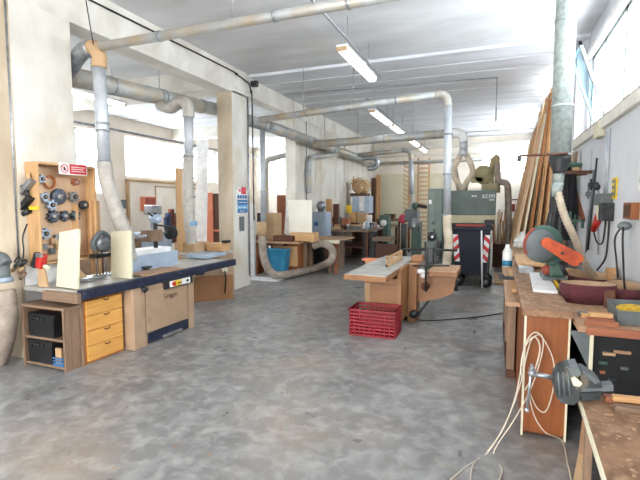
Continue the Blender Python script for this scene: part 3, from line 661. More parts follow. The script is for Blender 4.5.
# spindle moulder 1
t = thing('spindle_moulder', 'tan spindle moulder cabinet with control strip in the left bench', 'machine', (-4.0, 4.2, 0))
bx('body', -4.3, 3.68, 0, -3.66, 4.72, .68, 'putty', t, .01)
bx('side_column', -3.665, 3.69, 0, -3.645, 3.86, .67, 'putty', t); bx('side_column', -3.665, 4.62, 0, -3.645, 4.73, .70, 'putty', t)
bx('front_door', -3.665, 3.88, .15, -3.645, 4.6, .62, 'putty', t, .006)
bx('plinth_recess', -3.66, 3.9, .02, -3.64, 4.6, .14, 'navy', t); bx('foot_plate', -3.645, 4.12, .035, -3.61, 4.45, .06, 'steel', t)
cs = bx('control_strip', -3.64, 4.16, .60, -3.615, 4.68, .70, 'black', t)
bx('white_panel', -3.618, 4.24, .612, -3.610, 4.62, .685, 'whitep', cs); bx('yellow_panel', -3.612, 4.30, .615, -3.606, 4.44, .683, 'yellow', cs)
MB().cyl((-3.612, 4.30, .65), (-3.59, 4.30, .65), .026).build('stop_button', 'redp', cs); MB().cyl((-3.612, 4.39, .645), (-3.60, 4.39, .645), .013).cyl((-3.612, 4.43, .645), (-3.60, 4.43, .645), .013).build('push_button', 'dmetal', cs)
MB().cyl((-3.612, 4.56, .65), (-3.60, 4.56, .65), .018).build('rotary_switch', 'dmetal', cs)
np_ = bx('name_plate', -3.645, 4.13, .47, -3.638, 4.42, .56, 'putty', t)
text('lettering', 'Griggio', .085, (-3.636, 4.275, .515), (PI/2, 0, PI/2), 'brownd', np_)
MB().cyl((-3.66, 3.84, .66), (-3.60, 3.84, .66), .03).cyl((-3.62, 3.84, .66), (-3.62, 3.84, .62), .012).build('crank', 'dmetal', t)
# bench top with navy front fence
t = thing('bench_table', 'long grey machine table with navy front beam along the left bench', 'table', (-4, 4.4, .68))
MB().box(-4.45, 3.05, .735, -3.72, 5.7, .775, .004).build('table_top', 'cast', t)
MB().box(-3.72, 3.06, .69, -3.64, 5.75, .785, .006).build('front_beam', 'navy', t)
MB().box(-4.12, 3.0, .665, -3.66, 3.06, .76, .006).build('end_beam', 'grey_wood', t)
bx('table_insert', -4.3, 3.9, .776, -3.9, 4.6, .784, 'bluegrey', t)
MB().cyl((-3.68, 4.95, .69), (-3.68, 4.95, .65), .03).box(-3.7, 4.85, .66, -3.66, 5.0, .69).build('stop_block', 'dmetal', t)
# white boards
t = None
mb = MB(); mb.hexa([(-4.09, 3.13, .786), (-3.76, 3.09, .786), (-3.76, 3.12, .786), (-4.09, 3.17, .786)], [(-4.07, 3.18, 1.33), (-3.75, 3.13, 1.37), (-3.75, 3.155, 1.37), (-4.07, 3.21, 1.33)])
mb.build('cream_board', 'creamb', None, 'cream laminated board standing at the near end of the left bench', 'board')
mb = MB(); mb.hexa([(-4.05, 3.78, .786), (-3.72, 3.74, .786), (-3.72, 3.77, .786), (-4.05, 3.82, .786)], [(-4.05, 3.80, 1.30), (-3.73, 3.76, 1.32), (-3.73, 3.785, 1.32), (-4.05, 3.83, 1.30)])
mb.build('cream_board', 'creamb', None, 'cream laminated board standing before the grey suction hose', 'board')
mb = MB(); mb.hexa([(-4.28, 3.08, .78), (-4.15, 3.08, .78), (-4.15, 3.1, .78), (-4.28, 3.1, .78)], [(-4.36, 3.14, 1.06), (-4.28, 3.14, 1.06), (-4.28, 3.16, 1.06), (-4.36, 3.16, 1.06)])
mb.build('wood_offcut', 'card', None, 'short tan board leaning left of the front cream board', 'board')
# black guard with rods between boards
t = thing('tool_rack', 'round metal guard with rods behind and between the two cream boards', 'guard', PX(103, 275, -4.2))
p = PX(102, 243, -4.25)
MB().tube([p+Vector((0, -.10, -.08)), p+Vector((0, -.12, .02)), p+Vector((0, 0, .12)), p+Vector((0, .12, .02)), p+Vector((0, .10, -.08))], .03, 10).build('guard_hood', 'gbox', t)
MB().lathe([(.03, -.02), (.09, -.02), (.09, .02), (.03, .02)], p+Vector((.02, 0, -.01)), 16, 'x').build('cutter_block', 'steel', t)
for i in range(5): MB().cyl(p+Vector((.0, -.09+.045*i, -.05)), (p.x, p.y-.09+.045*i, .79), .008, n=6).build('rod', ['steel', 'card', 'brownd', 'steel', 'card'][i], t)
bx('shelf_block', p.x-.06, p.y-.13, p.z-.16, p.x+.06, p.y+.12, p.z-.12, 'dmetal', t)
bx('upright_board', -4.40, 3.82, .785, -4.37, 3.95, 1.65, 'pine_z', None, label='narrow pine board upright behind the near cream board', cat='board')
p = PZ(88, 272, .786)
MB().hexa([(-4.35, 3.40, .786), (-4.2, 3.36, .786), (-4.2, 3.6, .786), (-4.35, 3.6, .786)], [(-4.36, 3.55, .97), (-4.34, 3.53, .97), (-4.2, 3.6, .80), (-4.35, 3.62, .80)]).build('wood_wedge', 'card', None, 'triangular tan wood wedge on the bench between the cream boards', 'wood piece')
bx('steel_bar', -4.15, 3.3, .786, -4.08, 3.75, .81, 'steel', None, label='flat grey bar lying on the bench between the cream boards', cat='bar')
# fence and power feeder
t = thing('power_feeder', 'grey power feeder on a column with a brown wooden roller box', 'machine', (-4.15, 4.6, .785))
MB().cyl((-4.15, 4.62, .785), (-4.15, 4.62, 1.50), .028).build('column', 'dmetal', t)
MB().cyl((-4.15, 4.62, .785), (-4.15, 4.62, .83), .07, .05).build('foot', 'dmetal', t)
MB().cyl((-4.15, 4.3, 1.2), (-4.15, 4.95, 1.24), .022).build('arm', 'steel', t)
MB().box(-4.24, 4.44, 1.13, -4.06, 4.66, 1.28, .01).build('roller_box', 'grey_woodz', t)
MB().cyl((-4.2, 4.62, 1.42), (-4.1, 4.62, 1.42), .06).sphere((-4.1, 4.62, 1.42), .05).build('motor', 'bluegrey', t)
MB().lathe([(.02, -.04), (.085, -.04), (.085, .04), (.02, .04)], (-4.1, 4.86, 1.22), 16, 'y').build('roller', 'blackr', t)
MB().cyl((-4.15, 4.5, 1.5), (-4.15, 4.72, 1.38), .012).cyl((-4.15, 4.62, 1.34), (-4.0, 4.85, 1.30), .012).build('lever', 'dmetal', t)
t = thing('moulder_fence', 'blue-grey upright fence plate on the left bench table', 'machine fence', (-4.05, 4.5, .785))
bx('plate', -4.08, 4.05, .786, -4.04, 4.92, .98, 'bluegrey', t); bx('hood', -4.34, 4.1, .786, -4.08, 4.85, 1.04, 'whitep', t, .02)
MB().cyl((-4.03, 4.3, .80), (-3.99, 4.3, .80), .03).box(-4.04, 4.24, .82, -3.98, 4.36, .84).build('clamp_knob', 'dmetal', t)
bx('plywood_sheet', -4.0, 3.92, .786, -3.68, 4.6, .80, 'lightwood', None, label='tan plywood sheet lying on the machine table', cat='board')
# machine 2 (turned)
t = thing('sliding_saw', 'tan and brown machine cabinet turned at the far end of the left bench', 'machine', (-4.6, 6.3, 0))
def quad(z0, z1, f=0, g=0): 
    A = [(-4.72-f, 5.80), (-4.13+f, 6.42), (-4.5, 6.85+f), (-5.05-f, 6.25)]
    return [(x, y, z0) for x, y in A], [(x, y, z1) for x, y in A]
MB().hexa(*quad(0, .42)).build('lower_body', 'ochre', t); MB().hexa(*quad(.425, .80, .012)).build('upper_body', 'putty', t)
MB().hexa(*quad(.80, .83, .03)).build('table_plate', 'cast', t)
MB().cyl((-4.22, 6.30, .52), (-4.19, 6.27, .52), .05).build('outlet_box', 'creamb', t)
MB().tube([(-4.19, 6.27, .5), (-4.17, 6.26, .38), (-4.19, 6.28, .25), (-4.22, 6.31, .12)], .012, 6).build('cord', 'bcable', t)
bx('cardboard_box', -4.95, 5.95, .83, -4.55, 6.35, .98, 'card', None, label='brown cardboard box on the far end of the left bench', cat='box')
bx('steel_fence', -4.42, 5.55, .79, -4.05, 6.1, .84, 'bluegrey', None, label='pale bar fence laid across the bench end', cat='bar')
bx('cardboard_box', -4.5, 6.2, .835, -4.2, 6.45, .96, 'pine_x', None, label='long low brown box nearest the signed pillar on the bench end', cat='box')
bx('stapler', -4.25, 6.28, .965, -4.15, 6.4, 1.01, 'black', None, label='small black tool on the low brown box', cat='tool')
bx('tall_board', -4.83, 5.86, .0, -4.78, 6.08, 2.2, 'pegf', None, label='tallest yellow wood board standing behind the bench', cat='board')
bx('tall_board', -4.83, 6.1, .0, -4.79, 6.24, 2.05, 'drawer', None, label='yellower wood board standing right beside the tallest one', cat='board')
mb = MB(); mb.hexa([(-4.78, 6.25, .84), (-4.6, 6.32, .84), (-4.6, 6.34, .84), (-4.78, 6.27, .84)], [(-4.72, 6.3, 2.7), (-4.54, 6.36, 2.7), (-4.54, 6.38, 2.7), (-4.72, 6.32, 2.7)]); mb.build('tall_sheet', 'whitep', None, 'tall white panel leaning behind the tan suction hose', 'panel')
# left aisle background
p = PX(149, 212, -9.9)
t = thing('wall_cabinet', 'small orange-red cabinet on the left wall', 'cabinet', (-9.8, 11.0, 1.4))
a, b = PX(143, 206, -9.85), PX(155, 206, -9.85)
bx('body', -9.98, a.y, 1.42, -9.8, b.y, 1.85, 'salmon', t); bx('door', -9.8, a.y+.05, 1.46, -9.78, b.y-.05, 1.81, 'redb', t)
def garment(px, py0, py1, x, w, m, label, group='work coats hanging in the left aisle'):
    a = PX(px, py0, x); b = PX(px, py1, x)
    t = thing('work_coat', label, 'coat', b, 0, group)
    mb = MB(); rings = []
    for k in range(9):
        f = k/8; z = a.z+(b.z-a.z)*f; ww = w*(.35+.65*min(1, f*2.2)); ring = []
        for j in range(16):
            an = 2*PI*j/16; rr = 1+.14*math.sin(an*5+px)*(f)
            ring.append(mb.v((a.x+math.cos(an)*.09*rr, a.y+math.sin(an)*ww*rr, z)))
        rings.append(ring)
    for r0, r1 in zip(rings, rings[1:]):
        for j in range(16): mb.f([r0[j], r0[(j+1) % 16], r1[(j+1) % 16], r1[j]], True)
    mb.f(rings[0]); mb.f(rings[-1]); mb.build('fabric', m, t)
    mb = MB(); mb.cyl((a.x, a.y-w*.9, a.z-.12), (a.x+.02, a.y-w*1.15, a.z-.7), .05, .04, 8).build('sleeve', m, t)
garment(171, 209, 243, -8.6, .19, 'coatr', 'rust brown work coat hanging in the left aisle')
garment(168, 213, 243, -8.5, .12, 'coatb', 'blue-grey work coat hanging beside the rust one', )
garment(176, 213, 243, -8.7, .12, 'brownd', 'dark brown work coat at the right of the hanging coats')
t = thing('locker', 'salmon metal locker with one open side in the left aisle', 'locker', (-6.3, 9.2, 0))
bx('body', -6.75, 9.2, 0, -6.25, 9.55, 1.88, 'brownd', t); bx('door', -6.78, 9.17, 0, -6.45, 9.2, 1.9, 'salmon', t); bx('shelf_edge', -6.45, 9.18, .95, -6.26, 9.2, 1.0, 'salmon', t)
t = thing('aisle_machine', 'grey machine with a column in the left aisle beyond the coats bench', 'machine', (-7.6, 9.6, 0))
bx('base', -8.6, 8.8, 0, -7.9, 9.4, .9, 'bluegrey', t, .02); MB().cyl((-8.25, 9.1, .9), (-8.25, 9.1, 1.6), .06).build('column', 'steel', t); bx('head', -8.4, 8.95, 1.35, -8.1, 9.3, 1.6, 'steel', t, .03)
bx('aisle_bench', -9.2, 7.4, 0, -7.6, 8.0, .85, 'grey_wood', None, label='brown work bench in the left aisle behind the power feeder', cat='bench')
p = PX(129, 205, -9.6); bx('electric_box', -9.98, p.y-.1, 1.5, -9.85, p.y+.15, 1.75, 'gbox', None, label='small grey electric box on the left wall', cat='electric box')
# signs on pillar
t = thing('safety_sign', 'blue and white safety sign board on the white face of the pillar', 'sign', (-4.52, 7.35, 1.5))
ya, yb = 7.2, 7.58
MB().box(-4.53, ya, 1.44, -4.518, yb, 1.88).build('plate', 'whitep', t)
MB().box(-4.519, ya+.01, 1.60, -4.515, yb-.01, 1.70).box(-4.519, ya+.01, 1.45, -4.515, yb-.01, 1.52).build('blue_band', 'bluew', t)
MB().box(-4.519, ya+.01, 1.52, -4.516, yb-.01, 1.60).build('light_blue_band', 'lblue', t)
mb = MB()
for i in range(4): mb.lathe([(.015, -.002), (.038, -.002), (.038, .002), (.015, .002)], (-4.516, ya+.05+.09*i, 1.755), 16, 'x')
mb.build('round_symbols', 'bluew', t)
MB().box(-4.515, ya+.04, 1.645, -4.512, yb-.04, 1.655).box(-4.515, ya+.04, 1.55, -4.512, yb-.06, 1.56).box(-4.515, ya+.08, 1.48, -4.512, yb-.1, 1.49).build('white_lines', 'whitep', t)
t = thing('fire_sign', 'small red and white sign above the blue safety sign', 'sign', (-4.52, 7.35, 1.83))
MB().box(-4.516, ya+.03, 1.81, -4.510, ya+.14, 1.94).build('plate', 'whitep', t)
MB().box(-4.516, ya+.15, 1.81, -4.510, yb-.06, 1.94).build('red_field', 'redw', t)
MB().box(-4.511, ya+.18, 1.89, -4.508, yb-.09, 1.90).box(-4.511, ya+.18, 1.85, -4.508, yb-.09, 1.86).box(-4.511, ya+.05, 1.85, -4.508, ya+.12, 1.90).build('symbol_lines', 'pink', t)
bx('paper_notice', -4.528, 7.28, 1.1, -4.52, 7.46, 1.38, 'gbox', None, label='grey notice sheet under the blue safety sign', cat='notice')
# ================================================================== CENTRE
# red crate
P0, P1, P2 = PZ(349, 335), PZ(395, 340), PZ(402.5, 328)
u = (P1-P0); wq = u.length; ang = math.atan2(u.y, u.x); dq = .40
t = thing('plastic_crate', 'red slatted plastic crate on the floor in front of the planer', 'crate', P0, ang)
def crate():
    Mx = Matrix.Translation(P0) @ Matrix.Rotation(ang, 4, 'Z'); h = .335
    mb = MB(); mb.M = Mx; mb.box(.01, .01, .0, wq-.01, dq-.01, .012).build('base', 'red', t)
    for nm, (x0, y0, x1, y1) in (('wall', (0, 0, wq, .014)), ('wall', (0, dq-.014, wq, dq)), ('wall', (0, 0, .014, dq)), ('wall', (wq-.014, 0, wq, dq))):
        mb = MB(); mb.M = Mx
        for k in range(8): mb.box(x0, y0, .005+k*.043, x1, y1, .005+k*.043+(.02 if k < 7 else .029))
        n = 9 if x1-x0 > .1 else 6
        for i in range(n+1):
            if x1-x0 > .1: xx = x0+(x1-x0-.012)*i/n; mb.box(xx, y0, 0, xx+.012, y1, h-.02)
            else: yy = y0+(y1-y0-.012)*i/n; mb.box(x0, yy, 0, x1, yy+.012, h-.02)
        mb.build('slatted_wall', 'red', t)
    mb = MB(); mb.M = Mx
    for (a, b, c, d) in ((-.012, -.012, wq+.012, .016), (-.012, dq-.016, wq+.012, dq+.012), (-.012, -.012, .016, dq+.012), (wq-.016, -.012, wq+.012, dq+.012)): mb.box(a, b, h-.02, c, d, h, .002)
    mb.build('rim', 'red', t)
crate()
# planer
t = thing('planer', 'ochre combined planer with grey infeed table in the middle of the hall', 'machine', (-1.3, 6.1, 0))
MB().box(-1.52, 5.62, .02, -1.14, 6.9, .60, .008).build('body', 'ochre', t)
MB().box(-1.58, 5.58, .58, -1.12, 6.9, .66, .008).build('upper_body', 'ochre', t)
MB().hexa([(-1.63, 4.88, .735), (-1.12, 4.84, .735), (-1.12, 6.0, .735), (-1.60, 6.0, .735)], [(-1.63, 4.88, .79), (-1.12, 4.84, .79), (-1.12, 6.0, .79), (-1.60, 6.0, .79)]).build('table_casting', 'ochre', t)
MB().box(-1.62, 4.90, .79, -1.38, 6.6, .80, .002).box(-1.37, 4.88, .79, -1.13, 6.6, .80, .002).build('table_top', 'cast', t)
MB().box(-1.62, 6.0, .72, -1.12, 7.0, .79).build('rear_table', 'cast', t)
MB().hexa([(-1.14, 5.55, .10), (-1.09, 5.55, .10), (-1.09, 6.0, .10), (-1.14, 6.0, .10)], [(-1.14, 5.55, .78), (-1.09, 5.55, .78), (-1.09, 6.0, .80), (-1.14, 6.0, .80)]).build('side_panel', 'ochre', t)
MB().box(-1.09, 6.02, 0, -.97, 6.3, .80, .01).build('post', 'ochre', t)
MB().box(-1.10, 6.30, .80, -.94, 6.55, .88, .01).build('post_cap', 'ochre', t)
f = MB(); f.box(-1.30, 5.60, .80, -1.28, 6.6, .84).box(-1.30, 5.60, .90, -1.28, 6.6, .93)
for k in range(5): f.box(-1.30, 5.60+.24*k, .8, -1.28, 5.63+.24*k, .925)
f.build('fence', 'pegf', t)
MB().prism([(-.97, .27), (-.90, .27), (-.62, .36), (-.50, .42), (-.46, .66), (-.97, .66)], 'y', 6.12, 6.5).build('side_arm', 'ochre', t)
MB().box(-.80, 5.95, .66, -.44, 6.55, .725, .006).build('side_table_casting', 'ochre', t)
MB().box(-.80, 5.93, .725, -.44, 6.57, .745, .003).build('side_table', 'lightwood', t)
MB().lathe([(.02, -.02), (.075, -.02), (.08, 0), (.075, .02), (.02, .02)], (-.47, 6.2, .52), 20, 'x').build('hand_wheel', 'blackr', t)
MB().lathe([(.02, -.02), (.055, -.02), (.055, .02), (.02, .02)], (-.86, 6.07, .50), 20, 'y').build('control_knob', 'brownd', t)
MB().cyl((-.83, 5.93, .45), (-.85, 5.93, 1.12), .014).build('lever', 'black', t)
MB().cyl((-1.02, 6.0, .78), (-.55, 6.05, .80), .012).build('guide_rod', 'dmetal', t)
MB().cyl((-1.3, 6.7, .93), (-.5, 6.65, .95), .018).build('guide_rod', 'dmetal', t)
MB().box(-.90, 6.5, .76, -.82, 6.62, .98, .01).box(-.82, 6.52, .76, -.74, 6.60, .86, .01).build('cutter_guard', 'dmetal', t)
MB().sphere((-.93, 6.06, .70), .06, 1.1, .6, .6).sphere((-.88, 6.06, .64), .045, 1.3, .5, .7).build('wood_shavings', 'whitep', t)
MB().sphere((-1.0, 6.0, .12), .06).cyl((-.95, 6.05, .1), (-.72, 6.25, .45), .015).build('pedal', 'dmetal', t)
MB().tube([PZ(404, 317, .01), PZ(425, 320.5, .008), PZ(455, 319, .008), PZ(485, 316, .008), PZ(512, 311, .008)], .008, 6).build('floor_cable', 'bcable', None, 'black cable lying on the floor right of the planer', 'cable')
bx('narrow_board', -2.0, 6.9, .70, -1.55, 7.1, .73, 'salmon', None, label='pinkish board lying behind the planer table', cat='board')
bx('board_support', -1.95, 6.92, 0, -1.6, 7.08, .70, 'card', None, label='tan box under the pinkish board behind the planer', cat='support')
# wheeled bin
t = thing('wheeled_bin', 'navy wheeled waste bin with red and white stripes', 'waste bin', (-.42, 9.1, 0))
B0 = [(-.70, 9.05, .24), (-.14, 9.05, .24), (-.14, 9.6, .24), (-.70, 9.6, .24)]; B1 = [(-.80, 9.0, 1.14), (-.08, 9.0, 1.14), (-.08, 9.75, 1.14), (-.80, 9.75, 1.14)]
MB().hexa(B0, B1).build('body', 'bin', t)
MB().box(-.84, 8.95, 1.12, -.04, 9.8, 1.18, .015).build('rim', 'bin', t)
MB().box(-.82, 9.12, 1.18, -.06, 9.75, 1.225, .015).build('lid', 'bin', t)
MB().box(-.72, 9.0, 1.185, -.18, 9.12, 1.23, .01).build('red_handle', 'redb', t)
for i, (x, y) in enumerate(((-.66, 9.08), (-.14, 9.08), (-.66, 9.55), (-.14, 9.55))):
    wv = MB().lathe([(.02, -.025), (.105, -.025), (.112, 0), (.105, .025), (.02, .025)], (x, y, .112), 20, 'y').build('wheel', 'blackr', t)
    MB().lathe([(.001, -.03), (.045, -.03), (.045, .03), (.001, .03)], (x, y, .112), 12, 'y').build('wheel_hub', 'gbox', wv)
    MB().box(x-.03, y-.05, .20, x+.03, y+.05, .245).build('caster_fork', 'dmetal', t)
def stripe(x0, x1, side):
    mbw = MB(); mbr = MB()
    yf = lambda z: 9.05-(z-.17)/.95*.05-.006
    xs = lambda x, z: x+side*(z-.17)/.95*.075
    z0, z1 = .50, 1.03; n = 6; dz = (z1-z0)/n
    mbw.hexa([(xs(x0, z0), yf(z0), z0), (xs(x1, z0), yf(z0), z0), (xs(x1, z0), yf(z0)+.004, z0), (xs(x0, z0), yf(z0)+.004, z0)], [(xs(x0, z1), yf(z1), z1), (xs(x1, z1), yf(z1), z1), (xs(x1, z1), yf(z1)+.004, z1), (xs(x0, z1), yf(z1)+.004, z1)])
    for k in range(0, n, 2):
        za = z0+k*dz; s_ = .09*(-side); a0, a1 = (za, za+s_) if s_ > 0 else (za-s_, za)
        l0 = max(z0, min(z1, a0)); r0 = max(z0, min(z1, a1)); l1 = max(z0, min(z1, a0+dz)); r1 = max(z0, min(z1, a1+dz))
        mbr.hexa([(xs(x0, l0), yf(l0)-.003, l0), (xs(x1, r0), yf(r0)-.003, r0), (xs(x1, r0), yf(r0), r0), (xs(x0, l0), yf(l0), l0)], [(xs(x0, l1), yf(l1)-.003, l1), (xs(x1, r1), yf(r1)-.003, r1), (xs(x1, r1), yf(r1), r1), (xs(x0, l1), yf(l1), l1)])
    s1 = mbw.build('reflective_strip', 'whitep', t); mbr.build('red_stripes', 'redw', s1)
stripe(-.70, -.60, -1); stripe(-.25, -.15, 1)
MB().cyl((-.24, 8.93, 1.12), (-.20, 8.90, .02), .016).build('pole', 'whitep', None, 'white pole leaning against the front of the wheeled bin', 'pole')
# wide belt sander
t = thing('belt_sander', 'big grey-green wide belt sander with white lettering behind the bin', 'machine', (-.5, 11, 0))
MB().box(-1.16, 10.3, 1.38, .0, 11.6, 1.92, .015).build('upper_body', 'green', t)
MB().box(-1.14, 10.32, 1.20, -.0, 11.6, 1.38, .008).build('cream_band', 'cream', t)
MB().box(-1.1, 10.5, 0, -.1, 11.6, .85, .01).build('lower_body', 'green', t)
MB().box(-1.05, 10.4, .85, -.1, 11.6, 1.2, .01).build('feed_opening', 'dmetal', t)
MB().box(-1.22, 10.28, 1.38, -1.16, 11.4, 1.94, .008).build('side_door', 'cream', t)
text('lettering', 'scm', .17, (-.155, 10.292, 1.80), (PI/2, 0, 0), 'whitep', t, .004)
MB().box(-.14, 10.288, 1.70, -.04, 10.298, 1.72).build('lettering_bar', 'whitep', t)
MB().box(-.50, 10.288, 1.78, -.46, 10.298, 1.81).box(-.44, 10.288, 1.78, -.40, 10.298, 1.81).build('small_badge', 'whitep', t)
MB().box(-.22, 10.15, 1.2, -.02, 10.32, 1.28, .01).build('control_box', 'dmetal', t)
# band saw (green pillar machine)
t = thing('band_saw', 'tall grey-green narrow machine with knobs and switches left of the bin', 'machine', (-1.15, 9.1, 0))
MB().box(-1.26, 9.0, .02, -.97, 9.5, 1.92, .03).build('body', 'green', t)
MB().box(-1.24, 8.985, 1.2, -1.10, 9.0, 1.86, .005).build('panel', 'green', t)
MB().box(-1.24, 8.975, 1.62, -1.18, 8.99, 1.70, .004).build('white_label', 'whitep', t)
for z in (1.25, 1.1, .95, .8): MB().cyl((-1.10+.04*math.sin(z*9), 8.99, z), (-1.10+.04*math.sin(z*9), 8.95, z), .03).build('knob', 'dmetal', t)
MB().lathe([(.02, -.02), (.09, -.02), (.09, .02), (.02, .02)], (-1.16, 8.96, .98), 18, 'y').build('hand_wheel', 'dmetal', t)
MB().cyl((-1.15, 8.99, .97), (-1.15, 8.92, .97), .02).build('hub', 'steel', t)
MB().box(-1.06, 8.9, .55, -.98, 9.0, .9, .02).build('guard', 'dmetal', t)
# cream dust unit beside sander
t = thing('dust_unit', 'olive cream suction fan with pipe standing right of the sander', 'fan', (-.0, 10.6, 0))
MB().tube([(-.13, 11.8, 1.95), (-.13, 11.8, 2.5), (-.05, 11.8, 2.75), (.0, 11.8, 2.65), (.02, 11.8, 1.9)], .07, 12).build('hood', 'olive', t)
MB().lathe([(.05, -.1), (.22, -.1), (.24, .1), (.05, .1)], (-.3, 11.8, 2.35), 20, 'y').build('fan_casing', 'olive', t)
MB().box(-.6, 11.7, 2.15, -.3, 11.9, 2.3, .02).build('motor', 'olive', t)
MB().tube([(.0, 11.7, 2.6), (.04, 11.6, 2.2), (.22, 11.5, 2.1), (.26, 11.4, 1.8), (.28, 11.3, 1.2), (.28, 11.2, .7)], .075, 14).build('pipe', 'flexg', t)
MB().tube([(-.7, 11.7, 1.95), (-.64, 11.7, 2.2), (-.6, 11.75, 2.25)], .015, 6).build('cable', 'bcable', t)
MB().box(-.35, 11.65, 1.95, -.0, 11.95, 2.12).build('bracket', 'olive', t)
# ================================================================== MIDDLE LEFT TABLES
t = thing('work_table', 'tan topped work table with solid leg panels past the signed pillar', 'table', (-3.9, 10.2, 0))
MB().box(-4.42, 9.55, .76, -3.3, 10.75, .80, .005).build('table_top', 'lightwood', t)
MB().box(-4.42, 9.54, .72, -3.3, 9.58, .80).build('front_edge', 'creamb', t)
bx('leg_panel', -3.62, 9.7, 0, -3.56, 10.7, .76, 'grey_woodz', t); bx('leg_panel', -4.2, 9.62, 0, -4.02, 9.75, .76, 'grey_woodz', t)
bx('side_frame', -3.44, 9.62, 0, -3.38, 9.68, .76, 'brown', t); bx('cross_rail', -4.0, 10.4, .3, -3.6, 10.44, .5, 'brownd', t)
t = thing('low_cabinet', 'brown panelled low cabinet under the table behind the blue bin', 'cabinet', (-4.5, 9.3, 0))
MB().box(-4.85, 9.15, .12, -4.1, 9.5, .72, .005).build('body', 'brown', t)
MB().box(-4.78, 9.13, .2, -4.16, 9.155, .66, .004).build('panel', 'pegf', t); bx('plinth', -4.8, 9.2, 0, -4.15, 9.5, .12, 'brownd', t)
t = thing('work_table', 'long dusty table board on the blue bin side near the signed pillar', 'table', (-4.6, 9, 0))
MB().box(-5.15, 8.85, .74, -4.0, 9.5, .785, .005).build('table_top', 'lightwood', t)
MB().box(-5.1, 8.9, .68, -4.4, 9.4, .74).build('apron', 'brownd', t); bx('leg', -5.1, 9.3, 0, -5.04, 9.4, .7, 'brownd', t); bx('leg', -4.09, 9.3, 0, -4.02, 9.4, .74, 'grey_woodz', t)
t = thing('plastic_bin', 'blue plastic bin under the table past the signed pillar', 'bin', (-4.62, 8.8, 0))
MB().hexa([(-4.62, 8.65, .02), (-4.26, 8.65, .02), (-4.26, 8.84, .02), (-4.62, 8.84, .02)], [(-4.68, 8.6, .62), (-4.20, 8.6, .62), (-4.20, 8.84, .62), (-4.68, 8.84, .62)]).build('body', 'bluep', t)
MB().box(-4.70, 8.58, .60, -4.18, 8.84, .64, .01).box(-4.66, 8.6, .42, -4.21, 8.62, .45).build('rim', 'bluep', t)
bx('floor_plate', -4.95, 8.2, 0, -4.2, 8.55, .02, 'whitep', None, label='white sheet lying on the floor under the big suction hose', cat='sheet')
t = thing('suction_hose', 'grey corrugated suction hose lying in a U under the tables', 'hose', (-4.4, 8.5, 0))
a = [PZ(263, 246, .62), PZ(264, 256, .42), PZ(268, 268, .2), PZ(276, 275, .12), PZ(295, 273, .1), PZ(315, 268, .1), PZ(328, 263, .14)]
a = a[:-1]+[PY(329, 262, 9.38), PY(333, 254, 9.4), PY(330, 247, 9.4), PY(322, 243.5, 9.42), PY(314, 246, 9.45)]
a[0] = PY(262, 236, 8.35); a[1] = PY(263, 252, 8.33); a[2] = PY(267, 266, 8.3); a[2].z = max(.16, a[2].z); 
MB().tube(a, .085, 14, .005, .025).build('hose', 'flexg', t)
MB().cyl(a[0], a[0]+Vector((0, 0, .3)), .1).build('hose_cuff', 'card', t)
t = thing('laminate_sheet', 'large white panel standing on the far table before the third pillar', 'panel', (-4.4, 9.3, .8))
MB().hexa([PY(289, 234, 9.2), PY(312, 234, 9.2), PY(312, 234, 9.23), PY(289, 234, 9.23)], [PY(288, 200, 9.3), PY(312, 200, 9.3), PY(312, 200, 9.33), PY(288, 200, 9.33)]).build('sheet', 'white', t)
MB().hexa([PY(284, 234, 9.35), PY(291, 234, 9.35), PY(291, 234, 9.37), PY(284, 234, 9.37)], [PY(286, 206, 9.4), PY(291, 206, 9.4), PY(291, 206, 9.42), PY(286, 206, 9.42)]).build('second_sheet', 'whitep', t)
def blk(name, px0, py0, px1, py1, y, dep, m, label=None, cat=None, parent=None, group=None, bev=.01, rest=None):
    a = PY(px0, py1, y); b = PY(px1, py0, y); z0 = a.z if rest is None else rest
    c = PY(px1, py1, y)
    return MB().box(a.x, y, z0, c.x, y+dep, b.z, bev).build(name, m, parent, label, cat, group)
blk('plywood_board', 277, 195, 290, 236, 11.0, .06, 'brown', 'tall brown panel behind the white sheets, left of the third pillar', 'panel', rest=0)
blk('cardboard_box', 265, 213, 276, 238, 9.1, .3, 'card', 'upright tan carton on the table by the slim vertical pipe', 'box', rest=.79)
blk('white_post', 250, 203, 254, 232, 8.7, .08, 'whitep', 'white upright post beside the signed pillar', 'post', rest=0)
blk('dark_switch_box', 257, 213, 261, 235, 8.9, .12, 'dmetal', 'dark narrow box on the table under the slim vertical pipe', 'box', rest=.79)
blk('wood_tray', 273, 236, 292, 242, 8.9, .25, 'brownd', 'low brown tray of offcuts on the table above the blue bin', 'tray', rest=.79)
blk('board_stack', 290, 233, 314, 238, 9.05, .3, 'pine_x', 'flat stack of boards in front of the large white panel', 'boards', rest=.79)
blk('brown_cupboard', 240, 235, 258, 266, 9.0, .3, 'brown', 'brown cupboard right next to the foot of the signed pillar', 'cupboard', rest=0)
# small band saw next to white panel
t = thing('small_band_saw', 'lilac-grey small machine with a round head beside the white panel', 'machine', PY(320, 236, 10.9))
blk('cabinet', 312, 212, 326, 236, 10.9, .4, 'bluegrey', parent=t); MB().sphere(PY(321, 206, 10.9), .13, 1, .8, 1).build('head', 'steel', t)
blk('column', 318, 206, 323, 214, 10.95, .1, 'steel', parent=t); blk('switch', 314, 222, 318, 226, 10.88, .02, 'blued', parent=t); blk('stand', 313, 236, 325, 262, 10.9, .4, 'dmetal', parent=t, rest=0)
